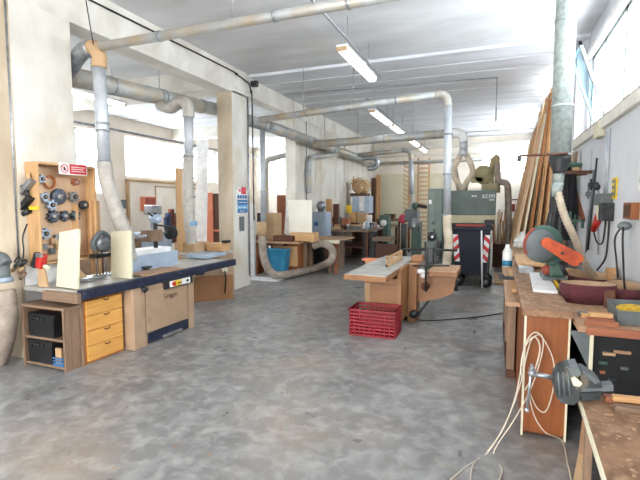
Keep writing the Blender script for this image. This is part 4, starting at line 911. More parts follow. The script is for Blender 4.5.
# far benches along the partition
for (x0, x1, y0, y1, lb) in ((-4.45, -3.2, 11.7, 13.4, 'long cluttered bench against the panelled partition wall'), (-4.3, -3.1, 13.6, 15.2, 'rear bench under the big wood bundle')):
    t = thing('work_bench', lb, 'bench', ((x0+x1)/2, y0, 0))
    bx('bench_top', x0, y0, .86, x1, y1, .92, 'grey_wood', t)
    bx('leg', x1-.1, y0+.02, 0, x1-.02, y0+.1, .86, 'brownd', t); bx('leg', x0+.02, y0+.02, 0, x0+.1, y0+.1, .86, 'brownd', t)
    bx('leg', x1-.1, y1-.1, 0, x1-.02, y1-.02, .86, 'brownd', t); bx('shelf', x0+.05, y0+.1, .4, x1-.05, y1-.1, .44, 'brownd', t)
far = [
 ('upright_block', 326, 199, 331, 230, 11.8, .12, 'pine_z', 'upright tan board end on the far left bench', 'board'),
 ('dark_canister', 333, 204, 338, 226, 11.9, .15, 'brownd', 'dark brown canister on the far left bench', 'canister'),
 ('dark_machine_part', 327, 217, 338, 232, 12.0, .3, 'tgreen', 'dark teal object at the foot of the tan board end', 'machine part'),
 ('cardboard_box', 335, 230, 348, 236, 11.75, .3, 'card', 'low brown carton at the front of the far left bench', 'box'),
 ('reddish_box', 338, 218, 348, 230, 12.3, .3, 'redwood', 'reddish box left of the stacked offcuts on the far bench', 'box'),
 ('grey_case', 346, 226, 360, 233, 11.9, .3, 'gbox', 'grey flat case lying on the far left bench', 'case'),
 ('offcut_stack', 350, 212, 356, 224, 13.0, .2, 'pine_x', 'narrow stack of pale offcuts on the far bench', 'offcuts'),
 ('offcut_stack', 357, 213, 366, 223, 13.0, .2, 'card', 'wider stack of tan offcuts on the far bench', 'offcuts'),
 ('white_tin', 366, 215, 371, 223, 13.1, .15, 'whitep', 'white tin right of the stacked offcuts', 'tin'),
 ('black_box', 361, 223, 372, 232, 12.4, .3, 'black', 'black box under the stacked offcuts at the bench end', 'box'),
 ('yellow_sheet', 346, 205, 351.5, 213, 12.9, .03, 'yellow', 'small yellow sheet on the partition wall end', 'sign'),
 ('grey_machine', 352, 196, 369, 213, 13.7, .5, 'bluegrey', 'grey boxy machine below the wood bundle', 'machine'),
 ('wood_shelf', 350, 193, 366, 196.5, 13.75, .5, 'brownd', 'dark shelf board carrying the wood bundle', 'shelf'),
 ('leaning_door', 371, 178, 375, 222, 16.8, .06, 'brownd', 'narrow dark board leaning left of the tall frame on the end wall', 'board'),
 ('leaning_frame', 376, 175, 380, 222, 16.8, .06, 'pine_z', 'narrow pale board leaning on the end wall', 'board'),
 ('round_machine', 379, 215, 388, 232, 13.4, .4, 'tgreen', 'dark machine with a pale dial beyond the planer', 'machine'),
 ('long_table', 376, 219, 412, 221, 14.8, .9, 'grey_wood', 'long brown table before the end wall', 'table'),
 ('flat_stack', 372, 238, 392, 241, 11.6, .5, 'grey_wood', 'flat stack of panels on low trestles beyond the planer', 'panels'),
 ('dark_heap', 384, 214, 394, 219, 14.9, .3, 'brownd', 'small dark heap on the long brown table', 'heap'),
 ('dark_cabinet', 362, 232, 374, 247, 11.9, .4, 'dmetal', 'dark cabinet beyond the far left bench end', 'cabinet'),
]
for r in far:
    blk(r[0], *r[1:6], r[6], r[7], r[8], r[9], bev=.008, rest=(.92 if 11.7 < r[5] < 13.2 and r[3] < 372 and r[0] != 'yellow_sheet' else (0 if r[0] in ('round_machine', 'white_bottle', 'dark_cabinet') else None)))
gm = [x for x in bpy.data.objects if x.name == 'grey_machine'][0]
blk('white_cover', 359, 196, 364, 211, 13.66, .04, 'whitep', parent=gm)
blk('stand', 354, 213, 368, 240, 13.8, .35, 'brownd', parent=gm, rest=.0)
bx('trestle', PX(376, 240, -3.0).x, 11.7, 0, -2.4, 11.76, .55, 'brownd', None, label='dark trestle under the flat stack of panels', cat='trestle')
random.seed(31); nm_ = [('paint_tin', 'bluegrey', 'tin'), ('wood_scrap', 'pine_x', 'wood scrap'), ('wood_scrap', 'card', 'wood scrap'), ('tool_box', 'brownd', 'box'), ('glue_bottle', 'whitep', 'bottle'), ('metal_part', 'gbox', 'metal part'), ('wood_scrap', 'redwood', 'wood scrap')]
for i in range(34):
    n_, m_, c_ = nm_[i % 7]; x = random.uniform(-4.35, -3.25); y = random.uniform(11.75, 13.3); s_ = random.uniform(.04, .11); h_ = random.uniform(.06, .26)
    mb = MB()
    if n_ in ('paint_tin', 'glue_bottle'): mb.lathe([(s_*.6, 0), (s_*.6, h_*.8), (s_*.3, h_*.9), (s_*.3, h_)], (x, y, .921), 12)
    else: mb.M = Matrix.Translation((x, y, .921)) @ Matrix.Rotation(random.uniform(0, 3), 4, 'Z'); mb.box(-s_*1.3, -s_*.6, 0, s_*1.3, s_*.6, h_*.6, .004)
    mb.build(n_, m_, None, {'tin': 'blue-grey tin among the clutter on the far left bench', 'wood scrap': 'piece of wood scrap among the clutter on the far left bench', 'box': 'small dark box among the clutter on the far left bench', 'bottle': 'small white bottle among the clutter on the far left bench', 'metal part': 'grey metal part among the clutter on the far left bench'}[c_], c_, c_+' clutter on the far left bench')
p = PY(383.5, 223, 13.38); MB().lathe([(.0, -.02), (.10, -.02), (.10, .02), (.0, .02)], p, 20, 'y').build('dial', 'whitep', None, 'round pale dial face on the dark machine beyond the planer', 'dial')
for i, (px, lb) in enumerate(((378, 'left'), (389, 'middle'), (399, 'third'), (409, 'right'))):
    a = PY(px, 221, 15.0); b = PY(px, 243, 15.0)
    MB().box(a.x-.03, 15.0, 0, a.x+.03, 15.06, a.z).build('table_post', 'brownd', None, '%s dark post holding the long brown table' % lb, 'post')
# lumber bundle
t = thing('wood_bundle', 'round tangled bundle of pale wood offcuts high on the rear shelf', 'wood bundle', PY(361, 195, 14.0))
c = PY(361, 186, 14.0)
random.seed(3); mb = MB(); mb.sphere(c, .32, 1.0, .8, .85, 14); mb.build('sack', 'card', t)
for i in range(26):
    a = Vector((random.uniform(-.33, .3), random.uniform(-.3, -.1), random.uniform(-.22, .26))); d = Vector((random.uniform(-.12, .12), random.uniform(-.08, .05), random.uniform(-.06, .08)))
    MB().cyl(c+a-d, c+a+d, .022, n=6).build('offcut', ['pine_x', 'creamb', 'card', 'pegf'][i % 4], t)
for i in range(5): pass
# pegged racks near far duct
t = thing('peg_rack', 'tall wooden rack with a column of curved pegs by the far duct', 'rack', (-2.75, 15, 0))
a = PY(413, 220, 16.6)
p0 = PY(409, 225, 16.6); MB().box(p0.x-.05, 16.6, 0, p0.x+.05, 16.68, PY(409, 160, 16.6).z).build('post', 'pine_z', t)
for k in range(13):
    z = PY(409, 163+k*4.6, 16.6).z; MB().tube([(p0.x-.02, 16.55, z), (p0.x-.16, 16.5, z+.03), (p0.x-.2, 16.5, z+.10)], .022, 6).build('peg', 'pine_x', t)
t = thing('slatted_rack', 'brown slatted upright rack behind the far duct', 'rack', (-2.2, 16.7, 0))
a = PY(417, 220, 16.8); b = PY(429, 160, 16.8)
for k in range(18):
    z = .3+k*(b.z-.3)/18; MB().box(a.x, 16.8, z, b.x, 16.86, z+.07).build('slat', 'peg', t)
for xx in (a.x, b.x): MB().box(xx-.03, 16.85, 0, xx+.03, 16.92, b.z+.1).build('upright', 'pegf', t)
# pink thing and green machine near (412,225)
t = thing('disc_sander', 'grey-green pedestal machine with a silver disc beyond the planer', 'machine', (-2.3, 12.5, 0))
def PY_(px, py): return PY(px, py, 12.5)
a, b = PY_(411, 245), PY_(420, 222)
MB().box(a.x, 12.5, 0, b.x, 12.9, b.z, .02).build('pedestal', 'tgreen', t)
MB().box(PY_(408, 0).x, 12.45, b.z, PY_(421, 0).x, 12.95, PY_(0, 208).z, .03).build('body', 'gbox', t)
MB().lathe([(.0, -.03), (.17, -.03), (.17, .03), (.0, .03)], PY(414, 224, 12.4), 20, 'y').build('disc', 'steel', t)
MB().cyl(PY_(416, 205), PY_(427, 207), .05).build('arm', 'dmetal', t); MB().sphere(PY_(415, 206), .1).build('knob', 'tgreen', t)
MB().sphere(PY(403, 219, 13.0), .13, 1, .7, 1.1).build('pink_bag', 'pink', None, 'pink rounded bag hung left of the pedestal machine', 'bag')
p = PY(403, 245, 13.0); bx('bag_stand', PY(401, 230, 13.0).x, 13.0, 0, PY(406, 230, 13.0).x, 13.2, PY(403, 224, 13.0).z, 'dmetal', None, label='dark stand below the pink bag', cat='stand')
# lumber behind bin on the floor
bx('floor_plank', -.0, 9.6, 0, .35, 10.9, .05, 'pine_y', None, label='wide tan plank lying on the floor right of the bin', cat='plank')
# ================================================================== LEANING TIMBER AT RIGHT
random.seed(11)
cols = ['pine_z', 'pegf', 'pine_z', 'card', 'redwood', 'pine_z', 'creamb', 'pegf', 'drawer2', 'peg']
def timber(x0, y0, xt, yt, h, w_, m, lb):
    MB().hexa([(x0, y0, .0), (x0+.03, y0, .0), (x0+.03, y0+w_, .0), (x0, y0+w_, .0)], [(xt, yt, h), (xt+.03, yt, h), (xt+.03, yt+w_, h), (xt, yt+w_, h)]).build('timber_plank', m, None, lb, 'plank', 'timber leaning on the right wall')
for layer in range(5):
    yy = 8.3+.16*layer
    while yy < 11.6:
        w_ = random.uniform(.09, .17)
        timber(.72-layer*.13, yy, .93-layer*.05, yy+.35, 3.95-.16*layer-random.uniform(0, .35), w_, cols[random.randrange(10)], 'long timber plank in the tall leaning stack beyond the chop saw')
        yy += w_+random.uniform(.03, .14)
yy = 7.1
while yy < 8.5:
    w_ = random.uniform(.07, .12); timber(.80, yy, 1.03, yy+.12, random.uniform(1.9, 2.4), w_, ['card', 'peg', 'creamb', 'grey_woodz', 'card', 'pine_z'][random.randrange(6)], 'short plank leaning on the right wall just behind the wide duct')
    yy += w_+random.uniform(.01, .04)
t = thing('offcut_bin', 'bin crowded with thin upright offcuts beyond the right bench', 'offcut bin', (.35, 9.2, 0))
random.seed(5)
bx('box', -.05, 12.3, 0, .3, 12.9, .6, 'brownd', t)
for i in range(16):
    x = random.uniform(-.02, .27); y = random.uniform(12.32, 12.88); MB().cyl((x, y, .3), (x+random.uniform(-.12, .12), y+.02, random.uniform(.9, 1.5)), .018, n=6).build('offcut', cols[i % 10], t)
t = thing('shelf_rack', 'brown shelf rack with small goods in the far right corner', 'rack', (.6, 15, 0))
for z in (.5, .95, 1.4, 1.75): bx('shelf', .35, 15.0, z, .95, 15.4, z+.03, 'brownd', t)
for x in (.35, .92): bx('upright', x, 15.0, 0, x+.03, 15.4, 1.8, 'grey_woodz', t)
for i, (x, z, m) in enumerate(((.4, 1.43, 'redb'), (.6, 1.43, 'black'), (.45, .98, 'card'), (.7, .98, 'whitep'), (.5, .53, 'card'))): bx('box', x, 15.02, z, x+.15, 15.2, z+.2, m, t)
# ================================================================== RIGHT BENCHES
# front brown cabinet
t = thing('brown_cabinet', 'tall brown cabinet end panel at the front of the right bench', 'cabinet', (.36, 3.8, 0))
bx('end_panel', .215, 3.30, .03, .475, 3.325, .85, 'brown', t, .004)
MB().box(.205, 3.29, 0, .218, 3.33, .86).box(.472, 3.29, 0, .484, 3.33, .86).build('pale_edging', 'creamb', t)
bx('side_panel', .215, 3.325, .0, .235, 4.9, .85, 'brown', t); bx('side_panel', .455, 3.325, 0, .475, 4.9, .85, 'brownd', t)
bx('plinth', .235, 3.34, 0, .455, 4.9, .03, 'brownd', t)
MB().box(.19, 3.27, .85, .50, 5.3, .895, .006).build('bench_top', 'benchtop', t)
# lower frame behind at left
t = thing('trestle_bench', 'pale wooden trestle bench showing left behind the brown cabinet', 'bench', (.2, 5, 0))
bx('leg', .13, 4.40, 0, .20, 4.47, .74, 'grey_woodz', t); bx('leg', .13, 5.3, 0, .20, 5.37, .74, 'grey_woodz', t); bx('leg', .13, 6.2, 0, .2, 6.27, .74, 'grey_woodz', t)
bx('foot_rail', .13, 4.38, 0, .21, 6.3, .07, 'brownd', t); bx('back_panel', .17, 4.47, .07, .19, 6.25, .70, 'brownd', t)
MB().box(.10, 4.05, .74, .22, 6.5, .78, .004).build('top_rail', 'lightwood', t)
MB().box(.215, 5.32, .74, .80, 7.6, .80, .004).build('bench_top', 'lightwood', t); bx('leg', .5, 7.4, 0, .6, 7.5, .74, 'grey_woodz', t)
for i, (x0, y0, x1, y1, z0, z1, m, lb) in enumerate([
  (.16, 4.5, .21, 6.0, .781, .81, 'pine_y', 'thin pale batten on the trestle rail left of the brown cabinet top'),
  (.24, 5.33, .50, 6.35, .93, .96, 'pine_y', 'wide pine plank raised beyond the white board'),
  (.30, 6.4, .56, 8.2, .86, .89, 'lightwood', 'far wide plank behind the raised pine plank'),
  (.52, 5.0, .62, 6.9, .801, .88, 'pegf', 'thick long batten right of the raised pine plank')]):
    bx('plank', x0, y0, z0, x1, y1, z1, m, None, label=lb, cat='plank')
bx('plank_support', .28, 5.5, .80, .48, 5.6, .93, 'grey_wood', None, label='wood block under the near end of the raised pine plank', cat='block')
bx('plank_support', .28, 6.15, .80, .55, 6.6, .86, 'grey_wood', None, label='wood block under the far end of the raised pine plank', cat='block')
mb = MB(); mb.hexa([(.30, 3.95, .896), (.475, 3.93, .896), (.50, 4.95, .896), (.34, 5.0, .896)], [(.30, 3.95, .915), (.475, 3.93, .915), (.50, 4.95, .915), (.34, 5.0, .915)])
mb.build('white_board', 'whitep', None, 'white board lying flat on the brown cabinet top', 'board')
MB().hexa([(.505, 3.9, .85), (.53, 3.9, .85), (.58, 5.2, .85), (.555, 5.2, .85)], [(.505, 3.9, .93), (.53, 3.9, .93), (.58, 5.2, .93), (.555, 5.2, .93)]).build('steel_rail', 'steel', None, 'long steel rail along the right side of the white board', 'rail')
t = thing('bar_clamp', 'dark clamp sticking out left of the right bench', 'clamp', (.16, 4.95, .8))
MB().cyl((.06, 4.85, .86), (.30, 4.9, .86), .018, n=10).build('screw', 'dmetal', t); MB().box(.05, 4.82, .845, .10, 4.88, .895, .006).build('handle', 'black', t); MB().box(.2, 4.85, .78, .23, 4.95, .90, .004).build('jaw', 'grey_wood', t)
bx('steel_block', .24, 5.0, .896, .38, 5.25, .95, 'steel', None, label='silver metal block past the white board on the cabinet top', cat='block')
t = thing('canister', 'white canister with a blue label beyond the right bench top', 'canister', (.2, 6.3, .78))
MB().lathe([(.055, 0), (.06, .02), (.06, .2), (.03, .26), (.025, .3)], (.16, 6.35, .781), 18).build('body', 'whitep', t); MB().lathe([(.0605, 0), (.062, .0), (.062, .07), (.0605, .07)], (.16, 6.35, .80), 18).build('label', 'bluep', t)
t = thing('plastic_bag', 'crumpled white plastic bag on the far end of the right bench', 'bag', (.45, 8, .89))
mb = MB(); random.seed(2); mb.lathe([(.08, 0), (.13, .03), (.12, .10), (.06, .18), (.02, .25)], (.42, 8.0, .892), 14, smooth=False)
for v in mb.bm.verts: v.co += Vector((random.uniform(-.03, .03), random.uniform(-.03, .03), random.uniform(0, .03)))
mb.build('bag', 'whitep', t)
for i in range(9):
    random.seed(40+i); x = random.uniform(.5, .95); y = random.uniform(5.2, 6.8); a = random.uniform(0, PI); L_ = random.uniform(.1, .25)
    d = Vector((math.cos(a), math.sin(a), 0))*L_; w2 = Vector((-math.sin(a), math.cos(a), 0))*.03
    z = .852 if y < 5.6 else .81; c = Vector((x, y, z))
    MB().hexa([c-d-w2, c+d-w2, c+d+w2, c-d+w2], [c-d-w2+Vector((0, 0, .03)), c+d-w2+Vector((0, 0, .03)), c+d+w2+Vector((0, 0, .03)), c-d+w2+Vector((0, 0, .03))]).build('wood_offcut', cols[i % 10], None, 'small wood offcut scattered behind and beside the chop saw', 'offcut', 'offcuts behind the chop saw')
# second bench
t = thing('side_bench', 'dark open workbench against the right wall carrying the sanding belts', 'bench', (.8, 4, 0))
MB().hexa([(.50, 3.11, .815), (1.09, 3.11, .815), (1.09, 5.6, .815), (.50, 5.6, .815)], [(.50, 3.11, .85), (1.09, 3.11, .85), (1.09, 5.6, .85), (.50, 5.6, .85)]).build('bench_top', 'lightwood', t)
MB().hexa([(.54, 3.09, .805), (1.09, 3.09, .805), (1.09, 3.11, .805), (.54, 3.11, .805)], [(.54, 3.09, .852), (1.09, 3.09, .852), (1.09, 3.11, .852), (.54, 3.11, .852)]).build('front_edge', 'redwood', t)
bx('post', .565, 3.11, 0, .585, 3.13, .815, 'creamb', t); bx('leg', 1.02, 3.12, 0, 1.08, 3.17, .81, 'brownd', t)
bx('back_panel', 1.04, 3.0, 0, 1.08, 5.5, .81, 'blackr', t); bx('shade_panel', .50, 3.9, 0, 1.04, 3.94, .81, 'blackr', t)  # black panels added to darken the shaded space under the bench
bx('lower_shelf', .60, 3.15, .12, 1.04, 3.9, .15, 'grey_wood', t)
MB().prism([(p_.x, p_.z) for p_ in (PY(570, 331, 3.2), PY(591, 331, 3.2), PY(591, 374, 3.2))], 'y', 3.2, 3.215).build('triangular_brace', 'gbox', t)
t = thing('tool_chest', 'black cabinet with small things stuck on it under the belt bench', 'cabinet', (.8, 3.2, .15))
MB().hexa([(.60, 3.2, .15), (1.03, 3.2, .15), (1.03, 3.8, .15), (.60, 3.8, .15)], [(.60, 3.2, .78), (1.03, 3.2, .78), (1.03, 3.8, .78), (.60, 3.8, .78)]).build('body', 'black', t)
random.seed(9)
for i, (x, z, w_, m) in enumerate(((.62, .66, .07, 'card'), (.60, .60, .05, 'tgreen'), (.61, .54, .03, 'redwood'), (.68, .68, .09, 'lightwood'), (.60, .46, .04, 'redwood'), (.72, .58, .04, 'gbox'), (.66, .50, .04, 'dmetal'))):
    x += .03; MB().box(x, 3.18, z, x+w_, 3.2, z+.02, .004).build('small_item', m, t)
# sanding belts (loops standing on edge)
def belt(cx, cy, rx, ry, h, z, label, rot=0.):
    t = thing('sanding_belt', label, 'sanding belt', (cx, cy, z), 0, 'maroon sanding belts')
    for nm, off, m in (('outer_face', 0, 'belt'), ('inner_face', -.004, 'beltin')):
        mb = MB(); n = 48; A = []; B = []; C2 = []; D = []
        for i in range(n):
            a = 2*PI*i/n; c_, s_ = math.cos(a), math.sin(a)
            ex = lambda r_: (cx+((rx+r_)*c_)*math.cos(rot)-((ry+r_)*s_)*math.sin(rot), cy+((rx+r_)*c_)*math.sin(rot)+((ry+r_)*s_)*math.cos(rot))
            o = ex(off); q = ex(off-.003)
            A.append(mb.v((o[0], o[1], z))); B.append(mb.v((o[0], o[1], z+h))); C2.append(mb.v((q[0], q[1], z))); D.append(mb.v((q[0], q[1], z+h)))
        for i in range(n):
            j = (i+1) % n
            mb.f([A[i], A[j], B[j], B[i]], True); mb.f([D[i], D[j], C2[j], C2[i]], True); mb.f([B[i], B[j], D[j], D[i]]); mb.f([C2[i], C2[j], A[j], A[i]])
        mb.build(nm, m, t)
    return t
belt(.68, 3.93, .19, .13, .145, .851, 'nearest maroon sanding belt loop, left of the grey box')
belt(.96, 4.12, .14, .26, .12, .851, 'maroon sanding belt loop at the right, behind the grey box', -.2)
belt(.86, 4.72, .21, .26, .10, .851, 'farthest maroon sanding belt loop, by the tan hose foot', -.1)
MB().hexa([(.755, 3.74, .852), (.81, 3.70, .852), (.82, 3.71, .852), (.765, 3.76, .852)], [(.755, 3.74, .975), (.81, 3.70, .99), (.82, 3.71, .99), (.765, 3.76, .975)]).build('belt_scrap', 'brownd', None, 'brown folded belt scrap standing between the sanding belts', 'belt scrap')
bx('yellow_block', .50, 4.25, .851, .60, 4.45, .93, 'yellowd', None, label='dull yellow block behind the nearest sanding belt', cat='block')
MB().lathe([(.001, 0), (.13, 0), (.14, .02), (0.0, .03)], (.70, 4.95, .852), 24).build('round_plate', 'white', None, 'round pale plate lying behind the sanding belts', 'plate')
bx('pale_box', .80, 5.05, .851, 1.07, 5.3, .90, 'creamb', None, label='low pale box at the wall behind the farthest belt', cat='box')
bx('wood_block', 1.0, 4.85, .851, 1.08, 4.98, 1.0, 'pine_z', None, label='upright pine block against the right wall', cat='block')
# grey box with yellow dust
t = thing('grey_tray', 'grey plastic box holding yellow shavings on the right bench', 'box', (.85, 3.3, .85))
G0 = [(.73, 3.22, .851), (.98, 3.24, .851), (.99, 3.60, .851), (.75, 3.58, .851)]; G1 = [(.72, 3.20, .945), (1.0, 3.22, .945), (1.01, 3.62, .945), (.74, 3.60, .945)]
cx = lambda q, k: [(sum(p[0] for p in q)/4+(p[0]-sum(p_[0] for p_ in q)/4)*k, sum(p[1] for p in q)/4+(p[1]-sum(p_[1] for p_ in q)/4)*k, p[2]) for p in q]
mb = MB()
I1 = cx(G1, .92); I0 = [(x, y, .862) for x, y, z in cx(G0, .9)]
a_ = [mb.v(p) for p in G0]; b2 = [mb.v(p) for p in G1]; c2 = [mb.v(p) for p in I1]; d2_ = [mb.v(p) for p in I0]
mb.f(a_[::-1]); mb.f(d2_)
for i in range(4):
    j = (i+1) % 4; mb.f([a_[i], a_[j], b2[j], b2[i]]); mb.f([b2[i], b2[j], c2[j], c2[i]]); mb.f([c2[i], c2[j], d2_[j], d2_[i]])
mb.build('body', 'gbox', t)
mb = MB(); mb.sphere((.86, 3.41, .90), .12, 1.0, 1.25, .4, 16); mb.build('shavings', 'yellowd', t)
# wood pieces in front of the box
for i, (p, w_, l_, r_, z, m, lb) in enumerate([((.64, 3.25), .05, .15, .05, .851, 'redwood', 'reddish wood block, lowest of the pieces before the grey box'), ((.645, 3.27), .045, .13, .05, .882, 'pine_x', 'pale wood block on top of the reddish block'), ((.63, 3.36), .03, .16, .05, .851, 'pine_x', 'long pale batten left of the grey box'), ((.60, 3.42), .02, .12, .0, .851, 'steel', 'small steel bar behind the pale battens'), ((.63, 3.16), .035, .18, .05, .851, 'redwood', 'reddish batten nearest the bench edge')]):
    mb = MB(); mb.M = Matrix.Translation((p[0], p[1], z)) @ Matrix.Rotation(r_, 4, 'Z'); mb.box(-l_/2, -w_/2, 0, l_/2, w_/2, .03, .003); mb.build('wood_block' if m != 'steel' else 'steel_bar', m, None, lb, 'wood block' if m != 'steel' else 'bar')
# chop saw
t = thing('chop_saw', 'large chop saw with orange arm guard and dark blade hood', 'saw', (.45, 4.5, .85))
c = PY(543.5, 244, 4.42); SC = Matrix.Diagonal((.82, .82, .82, 1))
mb = MB(); mb.M = Matrix.Translation(c) @ Matrix.Rotation(math.radians(18), 4, 'Z') @ SC
mb.lathe([(.05, -.025), (.185, -.025), (.205, -.01), (.205, .03), (.17, .045), (.05, .05)], (0, 0, 0), 40, 'y').build('blade_hood', 'tgreen', t)
mb = MB(); mb.M = Matrix.Translation(c+Vector((-.03, -.03, -.015))) @ Matrix.Rotation(math.radians(18), 4, 'Z') @ SC
mb.lathe([(.03, -.006), (.175, -.006), (.178, 0), (.175, .004), (.03, .004)], (0, 0, 0), 40, 'y').build('blade', 'gbox', t)
mb = MB(); mb.M = Matrix.Translation(c+Vector((-.006, -.012, -.005))) @ Matrix.Rotation(math.radians(18), 4, 'Z') @ SC
pts = [(math.cos(a)*.212, math.sin(a)*.212) for a in [math.radians(120+10*i) for i in range(10)]]+[(math.cos(a)*.195, math.sin(a)*.195) for a in [math.radians(210-10*i) for i in range(10)]]
mb.prism(pts, 'y', -.03, .0).build('red_edge', 'redb', t)
A = PY(547, 243, 4.22); B = PY(575, 259, 4.22); d = (B-A); L_ = d.length; an = math.atan2(d.z, d.x)
mb = MB(); mb.M = Matrix.Translation(A) @ Matrix.Rotation(-an, 4, 'Y')
pts = []
for i in range(13):
    a = math.radians(90+15*i); pts.append((math.cos(a)*.045, math.sin(a)*.045))
for i in range(13):
    a = math.radians(-90+15*i); pts.append((L_+math.cos(a)*.055, math.sin(a)*.06))
mb.prism(pts, 'y', -.03, .05)
og = mb.build('arm_guard', 'orange', t)
mb = MB(); mb.M = Matrix.Translation(A) @ Matrix.Rotation(-an, 4, 'Y')
for i in range(7): mb.box(.03+i*.035, -.036, .012, .045+i*.035, -.028, .03)
mb.build('vent_slot', 'redb', og)
for dx in (.14, .3): 
    mb = MB(); mb.M = Matrix.Translation(A) @ Matrix.Rotation(-an, 4, 'Y'); mb.cyl((dx, -.03, -.01), (dx, -.045, -.01), .012).build('bolt', 'dmetal', og)
MB().tube([(.50, 4.55, 1.05), (.50, 4.55, 1.2), (.52, 4.6, 1.3)], .06, 10).build('pivot_column', 'tgreen', t)
MB().cyl(PY(546, 238, 4.52), PY(551, 212, 4.6), .035, .02).build('upright_handle', 'black', t)
MB().box(.42, 4.5, .90, .62, 4.85, .95, .02).build('turntable', 'gbox', t); MB().box(.46, 4.45, .95, .60, 4.7, 1.07, .03).build('base_housing', 'tgreen', t)
MB().lathe([(.0, -.04), (.035, -.04), (.04, .02), (.02, .04), (.0, .04)], PY(547, 269.5, 4.5), 16, 'z').build('motor', 'redb', t)
MB().cyl(PY(560, 262, 4.3), PY(566, 275, 4.3), .02).build('knob', 'dmetal', t)
MB().box(.62, 4.6, .852, 1.0, 4.65, .90).build('fence', 'steel', t)
bx('saw_stand', .50, 4.5, .852, .62, 4.85, .90, 'grey_wood', t)
# coats by the chop saw
t = thing('wall_hook_board', 'dark steel wall arm holding the black cloths and long clamps', 'bracket', (1.0, 6.8, 2.0))
a = PX(587, 174, 1.08); MB().cyl((.80, a.y+.25, a.z), (1.1, a.y+.1, a.z+.01), .02, n=8).box(.8, 6.4, 1.99, 1.1, 6.45, 2.03).build('arm', 'brownd', t)
def cloth(px, w, z0, z1, y, x, m, label, ph):
    t = thing('hanging_cloth', label, 'cloth', (x, y, z0), 0, 'black cloths above the chop saw')
    mb = MB(); rings = []
    for k in range(13):
        f = k/12; z = z1+(z0-z1)*f; ww = w*(.55+.45*f)*(1+.06*math.sin(f*7+ph)); ring = []
        for j in range(28):
            an = 2*PI*j/28; rr = 1+.18*math.sin(an*6+ph+f*1.5)*(.3+f)
            ring.append(mb.v((x+math.cos(an)*ww*rr, y+math.sin(an)*.07*rr, z)))
        rings.append(ring)
    for r0, r1 in zip(rings, rings[1:]):
        for j in range(28): mb.f([r0[j], r0[(j+1) % 28], r1[(j+1) % 28], r1[j]], True)
    mb.f(rings[0]); mb.f(rings[-1]); mb.build('fabric', m, t)
for px, w, za, zb2, m, lb, ph in ((557, .12, 205, 172, 'black', 'narrow black cloth nearest the wide duct', .5), (562, .12, 240, 166, 'coat', 'long black cloth under the green cap', 1.7), (570, .08, 222, 170, 'coat', 'shorter black cloth right of the longest one', 3.1)):
    y = 6.5; q = PY(px, za, y); q2 = PY(px, zb2, y)
    if px == 557: q = PY(556, 240, y); q2 = PY(557, 187, y)
    cloth(px, w, q.z, q2.z, y, q.x, m, lb, ph)
q = PY(572, 167, 6.45); t = thing('cap', 'green-grey cap with a tan lining hung over the black cloths', 'cap', q)
MB().tube([q+Vector((-.16, 0, -.06)), q+Vector((-.10, -.02, .01)), q+Vector((0, -.02, .03)), q+Vector((.10, 0, .01))], .035, 10).build('crown', 'tgreen', t)
MB().sphere(q+Vector((.05, 0, -.02)), .06, 1, .6, .8).build('lining', 'card', t)
a, b = PY(575, 193, 6.6), PY(583, 221, 6.6); MB().hexa([b+Vector((-.03, 0, 0)), b+Vector((.03, 0, .02)), b+Vector((.03, .03, .02)), b+Vector((-.03, .03, 0))], [a+Vector((-.03, 0, 0)), a+Vector((.02, 0, .05)), a+Vector((.02, .03, .05)), a+Vector((-.03, .03, 0))]).build('brown_strap', 'redwood', None, 'reddish brown slanted strap right of the black cloths', 'strap')
def fclamp(p0, p1, label, m='dmetal'):
    t = thing('long_clamp', label, 'clamp', p1, 0, 'long bar clamps on the right wall')
    MB().cyl(p0, p1, .011, n=8).build('bar', m, t)
    d = (p1-p0); h = p0+d*.28
    MB().box(h.x-.06, h.y-.06, h.z-.03, h.x+.02, h.y+.06, h.z+.03, .008).build('sliding_jaw', m, t)
    MB().cyl(h+Vector((-.04, -.03, -.06)), h+Vector((-.04, -.03, .07)), .012, n=8).build('screw', m, t)
fclamp(PX(597, 158, 1.06), PX(588, 250, 1.06), 'longest dark bar clamp with its tip up against the right wall', 'dmetal')
fclamp(PX(594, 170, 1.07), PX(586, 252, 1.07), 'second dark bar clamp leaning just left of the longest one', 'gbox')
t = thing('hanging_pipe_clamp', 'thin pale straight rod hanging behind the dark clamps', 'rod', PX(598, 250, 1.08)); MB().cyl(PX(598, 190, 1.085), PX(598, 255, 1.085), .01, n=8).build('rod', 'galv', t)
q = PX(597, 187, 1.02); MB().sphere(q, .035).sphere(q+Vector((0, .06, .03)), .03).build('clamp_head', 'dmetal', t)
t = thing('g_clamp', 'dark green C-clamp hung by the slanted tan hose', 'clamp', PY(577, 222, 6.3))
q = PY(577, 221, 6.3); MB().box(q.x-.09, 6.3, q.z-.01, q.x+.09, 6.34, q.z+.02).box(q.x-.09, 6.3, q.z+.02, q.x-.06, 6.34, q.z+.12).box(q.x+.05, 6.3, q.z-.09, q.x+.08, 6.34, q.z+.02).cyl((q.x-.02, 6.32, q.z-.1), (q.x-.02, 6.32, q.z+.08), .012).build('frame', 'tgreen', t)
MB().cyl(PX(592, 150, 1.095), PX(584, 270, 1.095), .006, n=6).build('wall_string', 'galv', None, 'thin vertical string on the wall behind the clamps', 'string')
MB().tube([PX(604, 168, 1.09), PX(604, 230, 1.09), PX(603, 262, 1.09)], .006, 6).build('wall_wire', 'whitep', None, 'white vertical wire left of the wall sockets', 'wire')
